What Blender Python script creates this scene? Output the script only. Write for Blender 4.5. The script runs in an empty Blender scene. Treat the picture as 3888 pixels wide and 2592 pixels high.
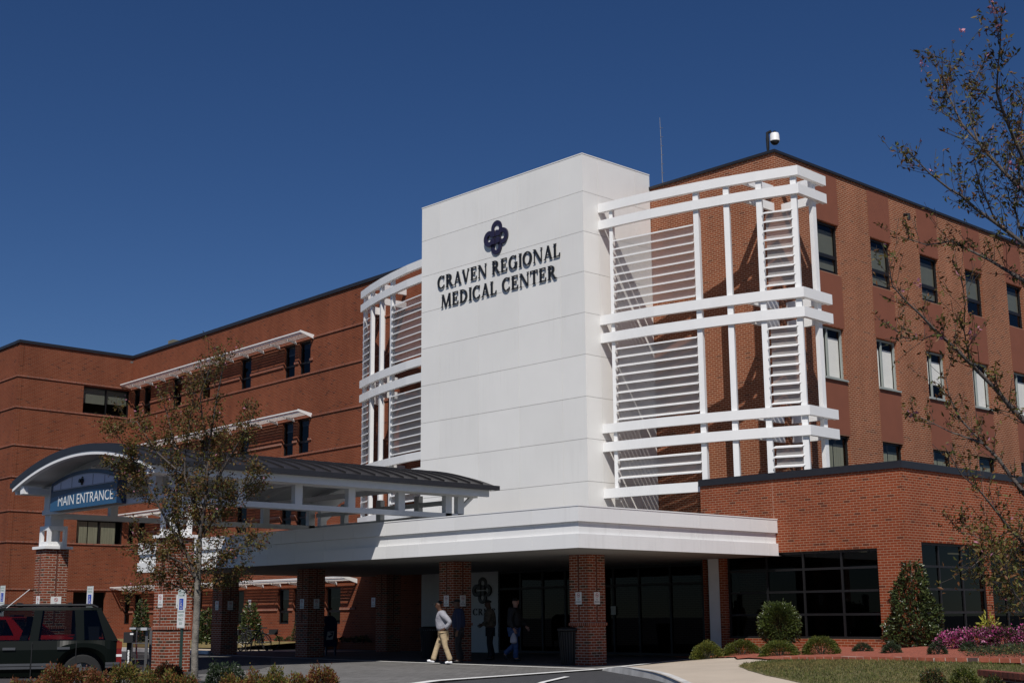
import bpy, math, random
import numpy as np
from mathutils import Vector, Matrix
from mathutils.geometry import delaunay_2d_cdt

random.seed(7)
SC = bpy.context.scene
COL = SC.collection
R = math.radians

# ---------------------------------------------------------------- camera
CAM_R = np.array([[0.7276715, -0.1317253, 0.6731587],
                  [-0.6858881, -0.1500268, 0.7120741],
                  [-0.0071937, 0.9798675, 0.1995191]])      # columns: right, up, forward
CAM_Z = 1.25
FPX = 5119.97
cam_d = bpy.data.cameras.new('camera')
cam = bpy.data.objects.new('camera', cam_d)
COL.objects.link(cam)
M = Matrix.Identity(4)
for r in range(3):
    M[r][0], M[r][1], M[r][2] = CAM_R[r][0], CAM_R[r][1], -CAM_R[r][2]
M[0][3], M[1][3], M[2][3] = 0, 0, CAM_Z
cam.matrix_world = M
cam_d.sensor_width = 36
cam_d.lens = FPX / 3888 * 36
cam_d.clip_end = 3000
SC.camera = cam

# ---------------------------------------------------------------- light
SUN = Vector((0.474, 0.436, -0.765)).normalized()           # direction the light travels
world = bpy.data.worlds.new('World')
SC.world = world
world.use_nodes = True
wn, wl = world.node_tree.nodes, world.node_tree.links
wn.clear()
sky = wn.new('ShaderNodeTexSky')
sky.sky_type = 'NISHITA'
sky.sun_disc = False
sky.sun_elevation = math.asin(-SUN.z)
sky.sun_rotation = math.atan2(-SUN.x, -SUN.y)
sky.altitude = 0
sky.air_density = 0.75
sky.dust_density = 0.05
sky.ozone_density = 4.0
hsv = wn.new('ShaderNodeHueSaturation')
hsv.inputs['Saturation'].default_value = 1.2
hsv.inputs['Hue'].default_value = 0.509
hsv.inputs['Value'].default_value = 1.06
wl.new(sky.outputs[0], hsv.inputs['Color'])
bg = wn.new('ShaderNodeBackground')
bg.inputs[1].default_value = 0.052
wl.new(hsv.outputs[0], bg.inputs[0])
wo = wn.new('ShaderNodeOutputWorld')
wl.new(bg.outputs[0], wo.inputs[0])
sun_d = bpy.data.lights.new('sun', 'SUN')
sun_d.energy = 4.15
sun_d.angle = R(0.53)
sun_d.color = (1.0, 0.955, 0.90)
sun = bpy.data.objects.new('sun', sun_d)
COL.objects.link(sun)
sun.rotation_euler = SUN.to_track_quat('-Z', 'Y').to_euler()
SC.view_settings.view_transform = 'Standard'
SC.view_settings.look = 'None'
SC.view_settings.exposure = 0.0
SC.view_settings.gamma = 1.0

# ---------------------------------------------------------------- helpers
def ray(px, py):
    return CAM_R @ np.array([(px - 1944) / FPX, -(py - 1296) / FPX, 1.0])
def AT(px, py, d):                      # surveyed point at a given distance along the view axis
    r = ray(px, py)
    return Vector(r * d) + Vector((0, 0, CAM_Z))
def GP(px, py, z=0.0):                  # surveyed point on a level plane
    r = ray(px, py)
    return Vector(r * ((z - CAM_Z) / r[2])) + Vector((0, 0, CAM_Z))
def depth(p):
    return float(np.dot(CAM_R[:, 2], np.array([p[0], p[1], p[2] - CAM_Z])))
RIGHT = Vector((0.7277, -0.6859, 0)).normalized()
FWD = Vector((0.687, 0.7267, 0)).normalized()
UP = Vector((0, 0, 1))

class MB:
    def __init__(s):
        s.v, s.f, s.m = [], [], []
    def add(s, vs, fs, mi=0):
        b = len(s.v)
        s.v += [tuple(p) for p in vs]
        for f in fs:
            s.f.append(tuple(b + i for i in f)); s.m.append(mi)
    def face(s, pts, n=None, mi=0):
        pts = [Vector(p) for p in pts]
        if n is not None:
            a = (pts[1] - pts[0]).cross(pts[2] - pts[0])
            if a.dot(Vector(n)) < 0: pts = pts[::-1]
        s.add(pts, [tuple(range(len(pts)))], mi)
    def box(s, x0, y0, z0, x1, y1, z1, mi=0):
        s.obox(((x0 + x1) / 2, (y0 + y1) / 2, (z0 + z1) / 2), (abs(x1 - x0) / 2, 0, 0), (0, abs(y1 - y0) / 2, 0), (0, 0, abs(z1 - z0) / 2), mi)
    def obox(s, c, a, b, d, mi=0):
        c, a, b, d = Vector(c), Vector(a), Vector(b), Vector(d)
        if a.cross(b).dot(d) < 0: a = -a
        vs = [c + i * a + j * b + k * d for i in (-1, 1) for j in (-1, 1) for k in (-1, 1)]
        s.add(vs, [(0, 1, 3, 2), (4, 6, 7, 5), (0, 4, 5, 1), (2, 3, 7, 6), (0, 2, 6, 4), (1, 5, 7, 3)], mi)
    def bar(s, p, q, w, h, up=UP, mi=0):
        p, q = Vector(p), Vector(q)
        t = (q - p)
        side = t.cross(Vector(up)).normalized()
        u2 = side.cross(t).normalized()
        s.obox((p + q) / 2, t / 2, side * w / 2, u2 * h / 2, mi)
    def tube(s, pts, rad, n=8, mi=0, cap=True):
        pts = [Vector(p) for p in pts]
        if not hasattr(rad, '__len__'): rad = [rad] * len(pts)
        b = len(s.v)
        ref = None
        for i, p in enumerate(pts):
            t = (pts[min(i + 1, len(pts) - 1)] - pts[max(i - 1, 0)]).normalized()
            if ref is None or abs(ref.dot(t)) > .95:
                ref = Vector((0, 0, 1)) if abs(t.z) < .9 else Vector((1, 0, 0))
            a = (ref - t * ref.dot(t)).normalized(); ref = a
            c = t.cross(a)
            for k in range(n):
                an = 2 * math.pi * k / n
                s.v.append(tuple(p + (a * math.cos(an) + c * math.sin(an)) * rad[i]))
        for i in range(len(pts) - 1):
            for k in range(n):
                k2 = (k + 1) % n
                s.f.append((b + i * n + k, b + i * n + k2, b + (i + 1) * n + k2, b + (i + 1) * n + k)); s.m.append(mi)
        if cap:
            s.f.append(tuple(b + k for k in range(n))[::-1]); s.m.append(mi)
            s.f.append(tuple(b + (len(pts) - 1) * n + k for k in range(n))); s.m.append(mi)
    def lathe(s, prof, c=(0, 0, 0), n=20, mi=0):
        c = Vector(c); b = len(s.v)
        for r, z in prof:
            for k in range(n):
                an = 2 * math.pi * k / n
                s.v.append((c.x + r * math.cos(an), c.y + r * math.sin(an), c.z + z))
        for i in range(len(prof) - 1):
            for k in range(n):
                k2 = (k + 1) % n
                s.f.append((b + i * n + k, b + i * n + k2, b + (i + 1) * n + k2, b + (i + 1) * n + k)); s.m.append(mi)
        s.f.append(tuple(b + k for k in range(n))[::-1]); s.m.append(mi)
        s.f.append(tuple(b + (len(prof) - 1) * n + k for k in range(n))); s.m.append(mi)
    def prism(s, pts, vec, mi=0):
        pts = [Vector(p) for p in pts]; vec = Vector(vec)
        a = Vector((0, 0, 0))
        for i in range(len(pts)): a += pts[i].cross(pts[(i + 1) % len(pts)])
        if a.dot(vec) > 0: pts = pts[::-1]
        n = len(pts)
        s.add(pts + [p + vec for p in pts], [tuple(range(n)), tuple(range(2 * n - 1, n - 1, -1))] + [(i, i + n, (i + 1) % n + n, (i + 1) % n) for i in range(n)], mi)
    def build(s, name, mats, parent=None, smooth=False):
        me = bpy.data.meshes.new(name)
        me.from_pydata(s.v, [], s.f)
        if not isinstance(mats, (list, tuple)): mats = [mats]
        for m in mats: me.materials.append(m)
        if len(mats) > 1: me.polygons.foreach_set('material_index', s.m)
        if smooth: me.polygons.foreach_set('use_smooth', [True] * len(me.polygons))
        me.update()
        o = bpy.data.objects.new(name, me)
        COL.objects.link(o)
        if parent: attach(o, parent)
        return o

def world_m(o):
    if o.parent is None: return o.matrix_basis.copy()
    return world_m(o.parent) @ o.matrix_parent_inverse @ o.matrix_basis
def attach(o, parent):
    o.parent = parent
    o.matrix_parent_inverse = world_m(parent).inverted()
def tag(o, label=None, cat=None, group=None, kind=None):
    if label: o['label'] = label
    if cat: o['category'] = cat
    if group: o['group'] = group
    if kind: o['kind'] = kind
    return o
def thing(name, label, cat, loc=(0, 0, 0), group=None, rz=0):
    o = bpy.data.objects.new(name, None)
    o.empty_display_size = .2
    COL.objects.link(o)
    o.location = loc; o.rotation_euler = (0, 0, rz)
    return tag(o, label, cat, group)
def dup(root, loc, rz=0, label=None):
    r = root.copy(); COL.objects.link(r); r.location = loc; r.rotation_euler = (0, 0, rz)
    if label: r['label'] = label
    def cc(src, dst):
        for ch in src.children:
            c = ch.copy(); COL.objects.link(c); c.parent = dst
            cc(ch, c)
    cc(root, r)
    return r

# ---------------------------------------------------------------- materials
MAT = {}
def mk(name):
    m = bpy.data.materials.new(name); m.use_nodes = True
    nt = m.node_tree; nt.nodes.clear()
    out = nt.nodes.new('ShaderNodeOutputMaterial')
    MAT[name] = m
    return m, nt, out
def N(nt, t, **k):
    n = nt.nodes.new(t)
    for a, b in k.items(): setattr(n, a, b)
    return n
def plain(name, col, rough=.6, metal=0, var=.12, scale=3.0, spec=.5, bump=0, bscale=60, col2=None, stretch=None):
    m, nt, out = mk(name)
    p = N(nt, 'ShaderNodeBsdfPrincipled')
    p.inputs['Roughness'].default_value = rough
    p.inputs['Metallic'].default_value = metal
    p.inputs['Specular IOR Level'].default_value = spec
    tc = N(nt, 'ShaderNodeTexCoord')
    src = tc.outputs['Object']
    if stretch:
        mp = N(nt, 'ShaderNodeMapping'); mp.inputs['Scale'].default_value = stretch
        nt.links.new(src, mp.inputs[0]); src = mp.outputs[0]
    no = N(nt, 'ShaderNodeTexNoise'); no.inputs['Scale'].default_value = scale; no.inputs['Detail'].default_value = 6
    nt.links.new(src, no.inputs['Vector'])
    mx = N(nt, 'ShaderNodeMix', data_type='RGBA')
    mx.inputs['A'].default_value = (*[c * (1 - var) for c in col], 1)
    c2 = col2 or [min(1, c * (1 + var)) for c in col]
    mx.inputs['B'].default_value = (*c2, 1)
    ra = N(nt, 'ShaderNodeMapRange'); ra.inputs[1].default_value = .3; ra.inputs[2].default_value = .7
    nt.links.new(no.outputs[0], ra.inputs[0]); nt.links.new(ra.outputs[0], mx.inputs['Factor'])
    nt.links.new(mx.outputs['Result'], p.inputs['Base Color'])
    if bump:
        nb = N(nt, 'ShaderNodeTexNoise'); nb.inputs['Scale'].default_value = bscale; nb.inputs['Detail'].default_value = 3
        nt.links.new(tc.outputs['Object'], nb.inputs['Vector'])
        bp = N(nt, 'ShaderNodeBump'); bp.inputs['Strength'].default_value = bump; bp.inputs['Distance'].default_value = .02
        nt.links.new(nb.outputs[0], bp.inputs['Height']); nt.links.new(bp.outputs[0], p.inputs['Normal'])
    nt.links.new(p.outputs[0], out.inputs[0])
    return m
def math_n(nt, op, a, b=None, c=None):
    n = N(nt, 'ShaderNodeMath', operation=op)
    for i, v in enumerate((a, b, c)):
        if v is None: continue
        if isinstance(v, (int, float)): n.inputs[i].default_value = v
        else: nt.links.new(v, n.inputs[i])
    return n.outputs[0]
def brick(name, c1, c2, dark, mortar, w=.203, h=.0677, ms=.0085, dark_share=.07, flat=False, stack=False, rough=.85):
    m, nt, out = mk(name)
    p = N(nt, 'ShaderNodeBsdfPrincipled'); p.inputs['Roughness'].default_value = rough; p.inputs['Specular IOR Level'].default_value = .1
    tc = N(nt, 'ShaderNodeTexCoord'); ge = N(nt, 'ShaderNodeNewGeometry')
    so = N(nt, 'ShaderNodeSeparateXYZ'); nt.links.new(tc.outputs['Object'], so.inputs[0])
    cb = N(nt, 'ShaderNodeCombineXYZ')
    if flat:
        nt.links.new(so.outputs[0], cb.inputs[0]); nt.links.new(so.outputs[1], cb.inputs[1])
    else:
        sn = N(nt, 'ShaderNodeSeparateXYZ'); nt.links.new(ge.outputs['Normal'], sn.inputs[0])
        ax = math_n(nt, 'ABSOLUTE', sn.outputs[0]); ay = math_n(nt, 'ABSOLUTE', sn.outputs[1])
        g = math_n(nt, 'GREATER_THAN', ax, ay)
        mf = N(nt, 'ShaderNodeMix', data_type='FLOAT')
        nt.links.new(g, mf.inputs[0]); nt.links.new(so.outputs[0], mf.inputs[2]); nt.links.new(so.outputs[1], mf.inputs[3])
        nt.links.new(mf.outputs[0], cb.inputs[0]); nt.links.new(so.outputs[2], cb.inputs[1])
    def bt(a, b, mo):
        t = N(nt, 'ShaderNodeTexBrick')
        t.offset = 0 if stack else .5
        t.inputs['Color1'].default_value = (*a, 1); t.inputs['Color2'].default_value = (*b, 1); t.inputs['Mortar'].default_value = (*mo, 1)
        t.inputs['Scale'].default_value = 1; t.inputs['Mortar Size'].default_value = ms; t.inputs['Mortar Smooth'].default_value = .15
        t.inputs['Brick Width'].default_value = w; t.inputs['Row Height'].default_value = h
        nt.links.new(cb.outputs[0], t.inputs['Vector'])
        return t
    t1 = bt(c1, c2, mortar); t2 = bt((0, 0, 0), (1, 1, 1), (0, 0, 0))
    gt = math_n(nt, 'GREATER_THAN', t2.outputs[0], 1 - dark_share)
    mx = N(nt, 'ShaderNodeMix', data_type='RGBA')
    nt.links.new(gt, mx.inputs['Factor']); nt.links.new(t1.outputs[0], mx.inputs['A']); mx.inputs['B'].default_value = (*dark, 1)
    no = N(nt, 'ShaderNodeTexNoise'); no.inputs['Scale'].default_value = .55; no.inputs['Detail'].default_value = 7; no.inputs['Roughness'].default_value = .65
    nt.links.new(tc.outputs['Object'], no.inputs['Vector'])
    ra = N(nt, 'ShaderNodeMapRange'); ra.inputs[1].default_value = .3; ra.inputs[2].default_value = .7; ra.inputs[3].default_value = .76; ra.inputs[4].default_value = 1.18
    mpg = N(nt, 'ShaderNodeMapping'); mpg.inputs['Scale'].default_value = (1.7, 1.7, .12); nt.links.new(tc.outputs['Object'], mpg.inputs[0])
    ns = N(nt, 'ShaderNodeTexNoise'); ns.inputs['Scale'].default_value = 1.1; ns.inputs['Detail'].default_value = 5; nt.links.new(mpg.outputs[0], ns.inputs['Vector'])
    nt.links.new(math_n(nt, 'ADD', math_n(nt, 'MULTIPLY', no.outputs[0], .55), math_n(nt, 'MULTIPLY', ns.outputs[0], .45)), ra.inputs[0])
    vm = N(nt, 'ShaderNodeVectorMath', operation='SCALE'); nt.links.new(mx.outputs['Result'], vm.inputs[0]); nt.links.new(ra.outputs[0], vm.inputs['Scale'])
    nt.links.new(vm.outputs[0], p.inputs['Base Color'])
    bp = N(nt, 'ShaderNodeBump'); bp.inputs['Strength'].default_value = .5; bp.inputs['Distance'].default_value = .01; bp.invert = True
    nt.links.new(t1.outputs[1], bp.inputs['Height']); nt.links.new(bp.outputs[0], p.inputs['Normal'])
    nt.links.new(p.outputs[0], out.inputs[0])
    return m
def glass(name, tint=(.55, .58, .6), ior=1.5, rough=.0, refl=(.8, .85, .9)):
    m, nt, out = mk(name)
    tr = N(nt, 'ShaderNodeBsdfTransparent'); tr.inputs[0].default_value = (*tint, 1)
    gl = N(nt, 'ShaderNodeBsdfGlossy'); gl.inputs[0].default_value = (*refl, 1); gl.inputs['Roughness'].default_value = rough
    fr = N(nt, 'ShaderNodeFresnel')
    ge = N(nt, 'ShaderNodeNewGeometry')              # same reflectance from either side of the single pane
    nt.links.new(math_n(nt, 'ADD', math_n(nt, 'MULTIPLY', ge.outputs['Backfacing'], 1 / ior - ior), ior), fr.inputs[0])
    mx = N(nt, 'ShaderNodeMixShader')
    nt.links.new(fr.outputs[0], mx.inputs[0]); nt.links.new(tr.outputs[0], mx.inputs[1]); nt.links.new(gl.outputs[0], mx.inputs[2])
    nt.links.new(mx.outputs[0], out.inputs[0])
    return m
def perforated(name, col, open_share):
    m, nt, out = mk(name)
    tr = N(nt, 'ShaderNodeBsdfTransparent')
    df = N(nt, 'ShaderNodeBsdfDiffuse'); df.inputs[0].default_value = (*col, 1)
    mx = N(nt, 'ShaderNodeMixShader'); mx.inputs[0].default_value = 1 - open_share
    nt.links.new(tr.outputs[0], mx.inputs[1]); nt.links.new(df.outputs[0], mx.inputs[2]); nt.links.new(mx.outputs[0], out.inputs[0])
    return m
def leafmat(name, col, rough=.55, trans=.25, var=.35, scale=2.5):
    m, nt, out = mk(name)
    p = N(nt, 'ShaderNodeBsdfPrincipled'); p.inputs['Roughness'].default_value = rough; p.inputs['Specular IOR Level'].default_value = .35
    tl = N(nt, 'ShaderNodeBsdfTranslucent')
    tc = N(nt, 'ShaderNodeTexCoord'); no = N(nt, 'ShaderNodeTexNoise'); no.inputs['Scale'].default_value = scale; no.inputs['Detail'].default_value = 3
    wn_ = N(nt, 'ShaderNodeTexWhiteNoise'); 
    nt.links.new(tc.outputs['Object'], no.inputs['Vector'])
    mp = N(nt, 'ShaderNodeVectorMath', operation='SCALE'); mp.inputs['Scale'].default_value = 9
    nt.links.new(tc.outputs['Object'], mp.inputs[0])
    fl = N(nt, 'ShaderNodeVectorMath', operation='FLOOR'); nt.links.new(mp.outputs[0], fl.inputs[0]); nt.links.new(fl.outputs[0], wn_.inputs['Vector'])
    ad = math_n(nt, 'ADD', no.outputs[0], wn_.outputs[0])
    ra = N(nt, 'ShaderNodeMapRange'); ra.inputs[1].default_value = .4; ra.inputs[2].default_value = 1.6; ra.inputs[3].default_value = 1 - var; ra.inputs[4].default_value = 1 + var
    nt.links.new(ad, ra.inputs[0])
    vm = N(nt, 'ShaderNodeVectorMath', operation='SCALE'); vm.inputs[0].default_value = col; nt.links.new(ra.outputs[0], vm.inputs['Scale'])
    nt.links.new(vm.outputs[0], p.inputs['Base Color']); nt.links.new(vm.outputs[0], tl.inputs[0])
    mx = N(nt, 'ShaderNodeMixShader'); mx.inputs[0].default_value = trans
    nt.links.new(p.outputs[0], mx.inputs[1]); nt.links.new(tl.outputs[0], mx.inputs[2]); nt.links.new(mx.outputs[0], out.inputs[0])
    return m
def emit(name, col, s):
    m, nt, out = mk(name)
    e = N(nt, 'ShaderNodeEmission'); e.inputs[0].default_value = (*col, 1); e.inputs[1].default_value = s
    nt.links.new(e.outputs[0], out.inputs[0]); return m

BRK = brick('wing_brick', (0.210, 0.054, 0.023), (0.168, 0.040, 0.018), (0.105, 0.029, 0.017), (0.227, 0.122, 0.080), dark_share=.035)
BRKR = brick('right_wing_brick', (.262, .076, .033), (.20, .055, .025), (.135, .042, .023), (.42, .27, .18), dark_share=.04, ms=.0095)
BRKL = brick('low_wing_brick', (0.248, 0.054, 0.020), (0.189, 0.040, 0.016), (0.117, 0.031, 0.016), (0.360, 0.234, 0.158), ms=.0072, dark_share=.05)
BRKC = brick('pier_brick', (.245, .058, .026), (.18, .042, .021), (.085, .042, .026), (.40, .34, .28), ms=.0078, dark_share=.12)
ROWLOCK = brick('rowlock_brick', (.27, .07, .034), (.20, .05, .026), (.12, .04, .025), (.4, .3, .24), w=.0677, h=.4)
STUCCO = plain('brown_stucco', (.205, .066, .036), .9, var=.06, scale=1.5, bump=.3, bscale=90)
def stained(name, col, amt=.15):
    m = plain(name, col, .5, var=.025, scale=.7)
    nt = m.node_tree
    p = [n for n in nt.nodes if n.type == 'BSDF_PRINCIPLED'][0]
    tc = [n for n in nt.nodes if n.type == 'TEX_COORD'][0]
    base = p.inputs['Base Color'].links[0].from_socket
    mp = N(nt, 'ShaderNodeMapping'); mp.inputs['Scale'].default_value = (5, 5, .35); nt.links.new(tc.outputs['Object'], mp.inputs[0])
    n1 = N(nt, 'ShaderNodeTexNoise'); n1.inputs['Scale'].default_value = 1.6; n1.inputs['Detail'].default_value = 5; nt.links.new(mp.outputs[0], n1.inputs['Vector'])
    n2 = N(nt, 'ShaderNodeTexNoise'); n2.inputs['Scale'].default_value = .55; nt.links.new(tc.outputs['Object'], n2.inputs['Vector'])
    r1 = N(nt, 'ShaderNodeMapRange'); r1.inputs[1].default_value = .48; r1.inputs[2].default_value = .75; nt.links.new(n1.outputs[0], r1.inputs[0])
    r2 = N(nt, 'ShaderNodeMapRange'); r2.inputs[1].default_value = .5; r2.inputs[2].default_value = .68; nt.links.new(n2.outputs[0], r2.inputs[0])
    f = math_n(nt, 'MULTIPLY', math_n(nt, 'MULTIPLY', r1.outputs[0], r2.outputs[0]), amt)
    mx = N(nt, 'ShaderNodeMix', data_type='RGBA'); mx.inputs['B'].default_value = (.30, .29, .26, 1)
    nt.links.new(f, mx.inputs['Factor']); nt.links.new(base, mx.inputs['A'])
    gi = N(nt, 'ShaderNodeNewGeometry'); rr = N(nt, 'ShaderNodeMapRange'); rr.inputs[3].default_value = .955; rr.inputs[4].default_value = 1.01
    nt.links.new(gi.outputs['Random Per Island'], rr.inputs[0])
    vs = N(nt, 'ShaderNodeVectorMath', operation='SCALE'); nt.links.new(mx.outputs['Result'], vs.inputs[0]); nt.links.new(rr.outputs[0], vs.inputs['Scale'])
    nt.links.new(vs.outputs[0], p.inputs['Base Color'])
    return m
WHITE = stained('white_metal_panel', (.79, .78, .75), .09)
FASCIA = stained('stained_white_fascia', (.79, .79, .78))
JOINT = plain('panel_joint', (.60, .58, .54), .8)
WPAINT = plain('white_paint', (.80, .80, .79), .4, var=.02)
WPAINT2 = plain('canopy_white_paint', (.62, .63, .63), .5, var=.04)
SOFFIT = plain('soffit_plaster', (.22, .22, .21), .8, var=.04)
COPING = plain('dark_coping', (.018, .018, .022), .45, var=.1)
ROOFM = plain('dark_standing_seam_metal', (.020, .018, .018), .5, var=.15, scale=2)
ROOFTOP = plain('roof_membrane', (.12, .12, .12), .9)
BRONZE = plain('dark_bronze_frame', (.007, .007, .008), .5, var=.05)
PALEFR = plain('pale_green_frame', (.30, .33, .31), .5, var=.05)
GLASS = glass('window_glass', (.66, .68, .65), 1.3)
GLASSW = glass('clear_glass', (.95, .95, .94), 1.2)
GLASSD = glass('dark_tinted_glass', (.13, .14, .145), 1.22)
BLUEGL = glass('lit_blue_glass', (.25, .28, .36), ior=1.25)
BLINDG = plain('grey_blind', (.25, .25, .22), .9, var=.04)
BLINDW = plain('white_blind', (.80, .80, .76), .8, var=.03)
CURTAIN = plain('beige_curtain', (.42, .40, .31), .9, var=.25, scale=3, stretch=(9, 9, .3))
DARKIN = plain('dark_interior', (.015, .014, .013), .9)
PERF = perforated('perforated_grey_metal', (.50, .49, .48), .5)
ASPH = plain('asphalt', (.045, .045, .048), .9, var=.2, scale=6, bump=.4, bscale=140)
PAVER = brick('grey_pavers', (.19, .185, .18), (.15, .147, .143), (.12, .117, .112), (.12, .117, .112), w=.21, h=.105, ms=.008, flat=True)
CONC = plain('concrete', (.46, .39, .31), .9, var=.07, scale=1.2, bump=.2, bscale=80)
KERBM = plain('kerb_concrete', (.55, .54, .52), .85, var=.25, scale=2.2)
STRIPE = plain('white_road_paint', (.72, .72, .70), .8, var=.1, scale=5)
LAWNM = plain('grass_soil', (.10, .105, .035), .95, var=.3, scale=2.0, col2=(.17, .14, .06))
MULCH = plain('red_mulch', (.30, .085, .05), .95, var=.3, scale=14, bump=1.0, bscale=70)
BLUE1 = plain('sign_navy', (.012, .033, .08), .4, var=.04)
BLUE2 = plain('sign_blue', (.022, .085, .18), .4, var=.04)
LAV = plain('sign_lavender', (.50, .51, .60), .5, var=.03)
INK = plain('black_letter', (.012, .012, .013), .4)
INKB = plain('purple_black_emblem', (.022, .018, .045), .4)
SIGNW = plain('sign_white', (.74, .75, .74), .5, var=.03)
SIGNG = plain('sign_green', (.02, .19, .13), .5)
SIGNB = plain('sign_symbol_blue', (.02, .07, .42), .5)
RED = plain('sign_red', (.5, .03, .03), .5)
POSTG = plain('green_post', (.02, .05, .04), .5)

# ---------------------------------------------------------------- wall / window builders
class Face:                                  # a flat facade: origin, along, outward
    def __init__(s, o, u, n):
        s.o, s.u, s.n = Vector(o), Vector(u).normalized(), Vector(n).normalized()
    def p(s, a, z, d=0):
        q = s.o + s.u * a + s.n * d
        return Vector((q.x, q.y, z))
    def at(s, px, py, d=0):                  # where a surveyed sight line meets the facade
        r = Vector(ray(px, py)); o = Vector((0, 0, CAM_Z))
        t = ((s.o + s.n * d) - o).dot(s.n) / r.dot(s.n)
        q = o + r * t
        return (q - s.o).dot(s.u), q.z
    def slab(s, mb, a0, a1, z0, z1, d0, d1, mi=0):
        c = s.p((a0 + a1) / 2, (z0 + z1) / 2, (d0 + d1) / 2)
        mb.obox(c, s.u * abs(a1 - a0) / 2, s.n * abs(d1 - d0) / 2, UP * abs(z1 - z0) / 2, mi)
    def wall(s, mb, a0, a1, z0, z1, holes=(), deep=.22, mi=0):
        us = sorted({a0, a1} | {h[0] for h in holes} | {h[1] for h in holes})
        zs = sorted({z0, z1} | {h[2] for h in holes} | {h[3] for h in holes})
        for i in range(len(us) - 1):
            for j in range(len(zs) - 1):
                cu, cz = (us[i] + us[i + 1]) / 2, (zs[j] + zs[j + 1]) / 2
                if any(h[0] < cu < h[1] and h[2] < cz < h[3] for h in holes): continue
                for d, nn in ((0, s.n), (-deep, -s.n)):
                    mb.face([s.p(us[i], zs[j], d), s.p(us[i + 1], zs[j], d), s.p(us[i + 1], zs[j + 1], d), s.p(us[i], zs[j + 1], d)], nn, mi)
        for h in holes:
            for (a, z, b, w, nn) in ((h[0], h[2], h[0], h[3], s.u), (h[1], h[2], h[1], h[3], -s.u), (h[0], h[2], h[1], h[2], UP), (h[0], h[3], h[1], h[3], -UP)):
                mb.face([s.p(a, z, 0), s.p(b, w, 0), s.p(b, w, -deep), s.p(a, z, -deep)], nn, mi)
    def window(s, parent, a0, a1, z0, z1, fm, gm, fw=.05, vm=(), hm=(), set_=.10, blinds=(), name='window', label=None, hw=None):
        mb = MB(); g = .004
        a0 += g; a1 -= g; z0 += g; z1 -= g
        d0, d1 = -set_ - .06, -set_
        s.slab(mb, a0, a0 + fw, z0, z1, d0, d1); s.slab(mb, a1 - fw, a1, z0, z1, d0, d1)
        s.slab(mb, a0 + fw, a1 - fw, z0, z0 + fw, d0, d1); s.slab(mb, a0 + fw, a1 - fw, z1 - fw, z1, d0, d1)
        for v in vm: s.slab(mb, v - fw / 2, v + fw / 2, z0 + fw, z1 - fw, d0 + .002, d1 - .004)
        for h in hm: s.slab(mb, a0 + fw, a1 - fw, h - (hw or fw) / 2, h + (hw or fw) / 2, d0 + .004, d1 - .008)
        f = mb.build(name, fm, parent)
        if label: f['label'] = label
        mb = MB(); d = -set_ - .04
        mb.face([s.p(a0 + fw / 2, z0 + fw / 2, d), s.p(a1 - fw / 2, z0 + fw / 2, d), s.p(a1 - fw / 2, z1 - fw / 2, d), s.p(a0 + fw / 2, z1 - fw / 2, d)], s.n)
        mb.build('pane', gm, f)
        for (b0, b1, c0, c1, m, nm) in blinds:
            mb = MB(); s.slab(mb, b0, b1, c0, c1, -set_ - .115, -set_ - .10); mb.build(nm, m, f)
        return f

F_TOWER = Face((29.9, 0, 0), (0, 1, 0), (-1, 0, 0))
F_TOWR = Face((0, 28.305, 0), (1, 0, 0), (0, -1, 0))
F_W = Face((33.18, 0, 0), (0, 1, 0), (-1, 0, 0))
F_R = Face((0, 23.25, 0), (1, 0, 0), (0, -1, 0))
F_LOWF = Face((31.06, 0, 0), (0, 1, 0), (-1, 0, 0))
F_LOWR = Face((0, 18.32, 0), (1, 0, 0), (0, -1, 0))
tl = R(2.3)
F_L = Face((33.2 - 43 * math.tan(tl), 0, 0), (math.sin(tl), math.cos(tl), 0), (-math.cos(tl), math.sin(tl), 0))
LU = 1 / math.cos(tl)                         # along-wall length per metre of y
def ly(y): return y * LU - 43 * math.tan(tl) * 0 - 0 if False else (y / math.cos(tl))
tbk = R(2.16)
F_B = Face((34.11, 65.73, 0), (math.cos(tbk), math.sin(tbk), 0), (math.sin(tbk), -math.cos(tbk), 0))

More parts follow.
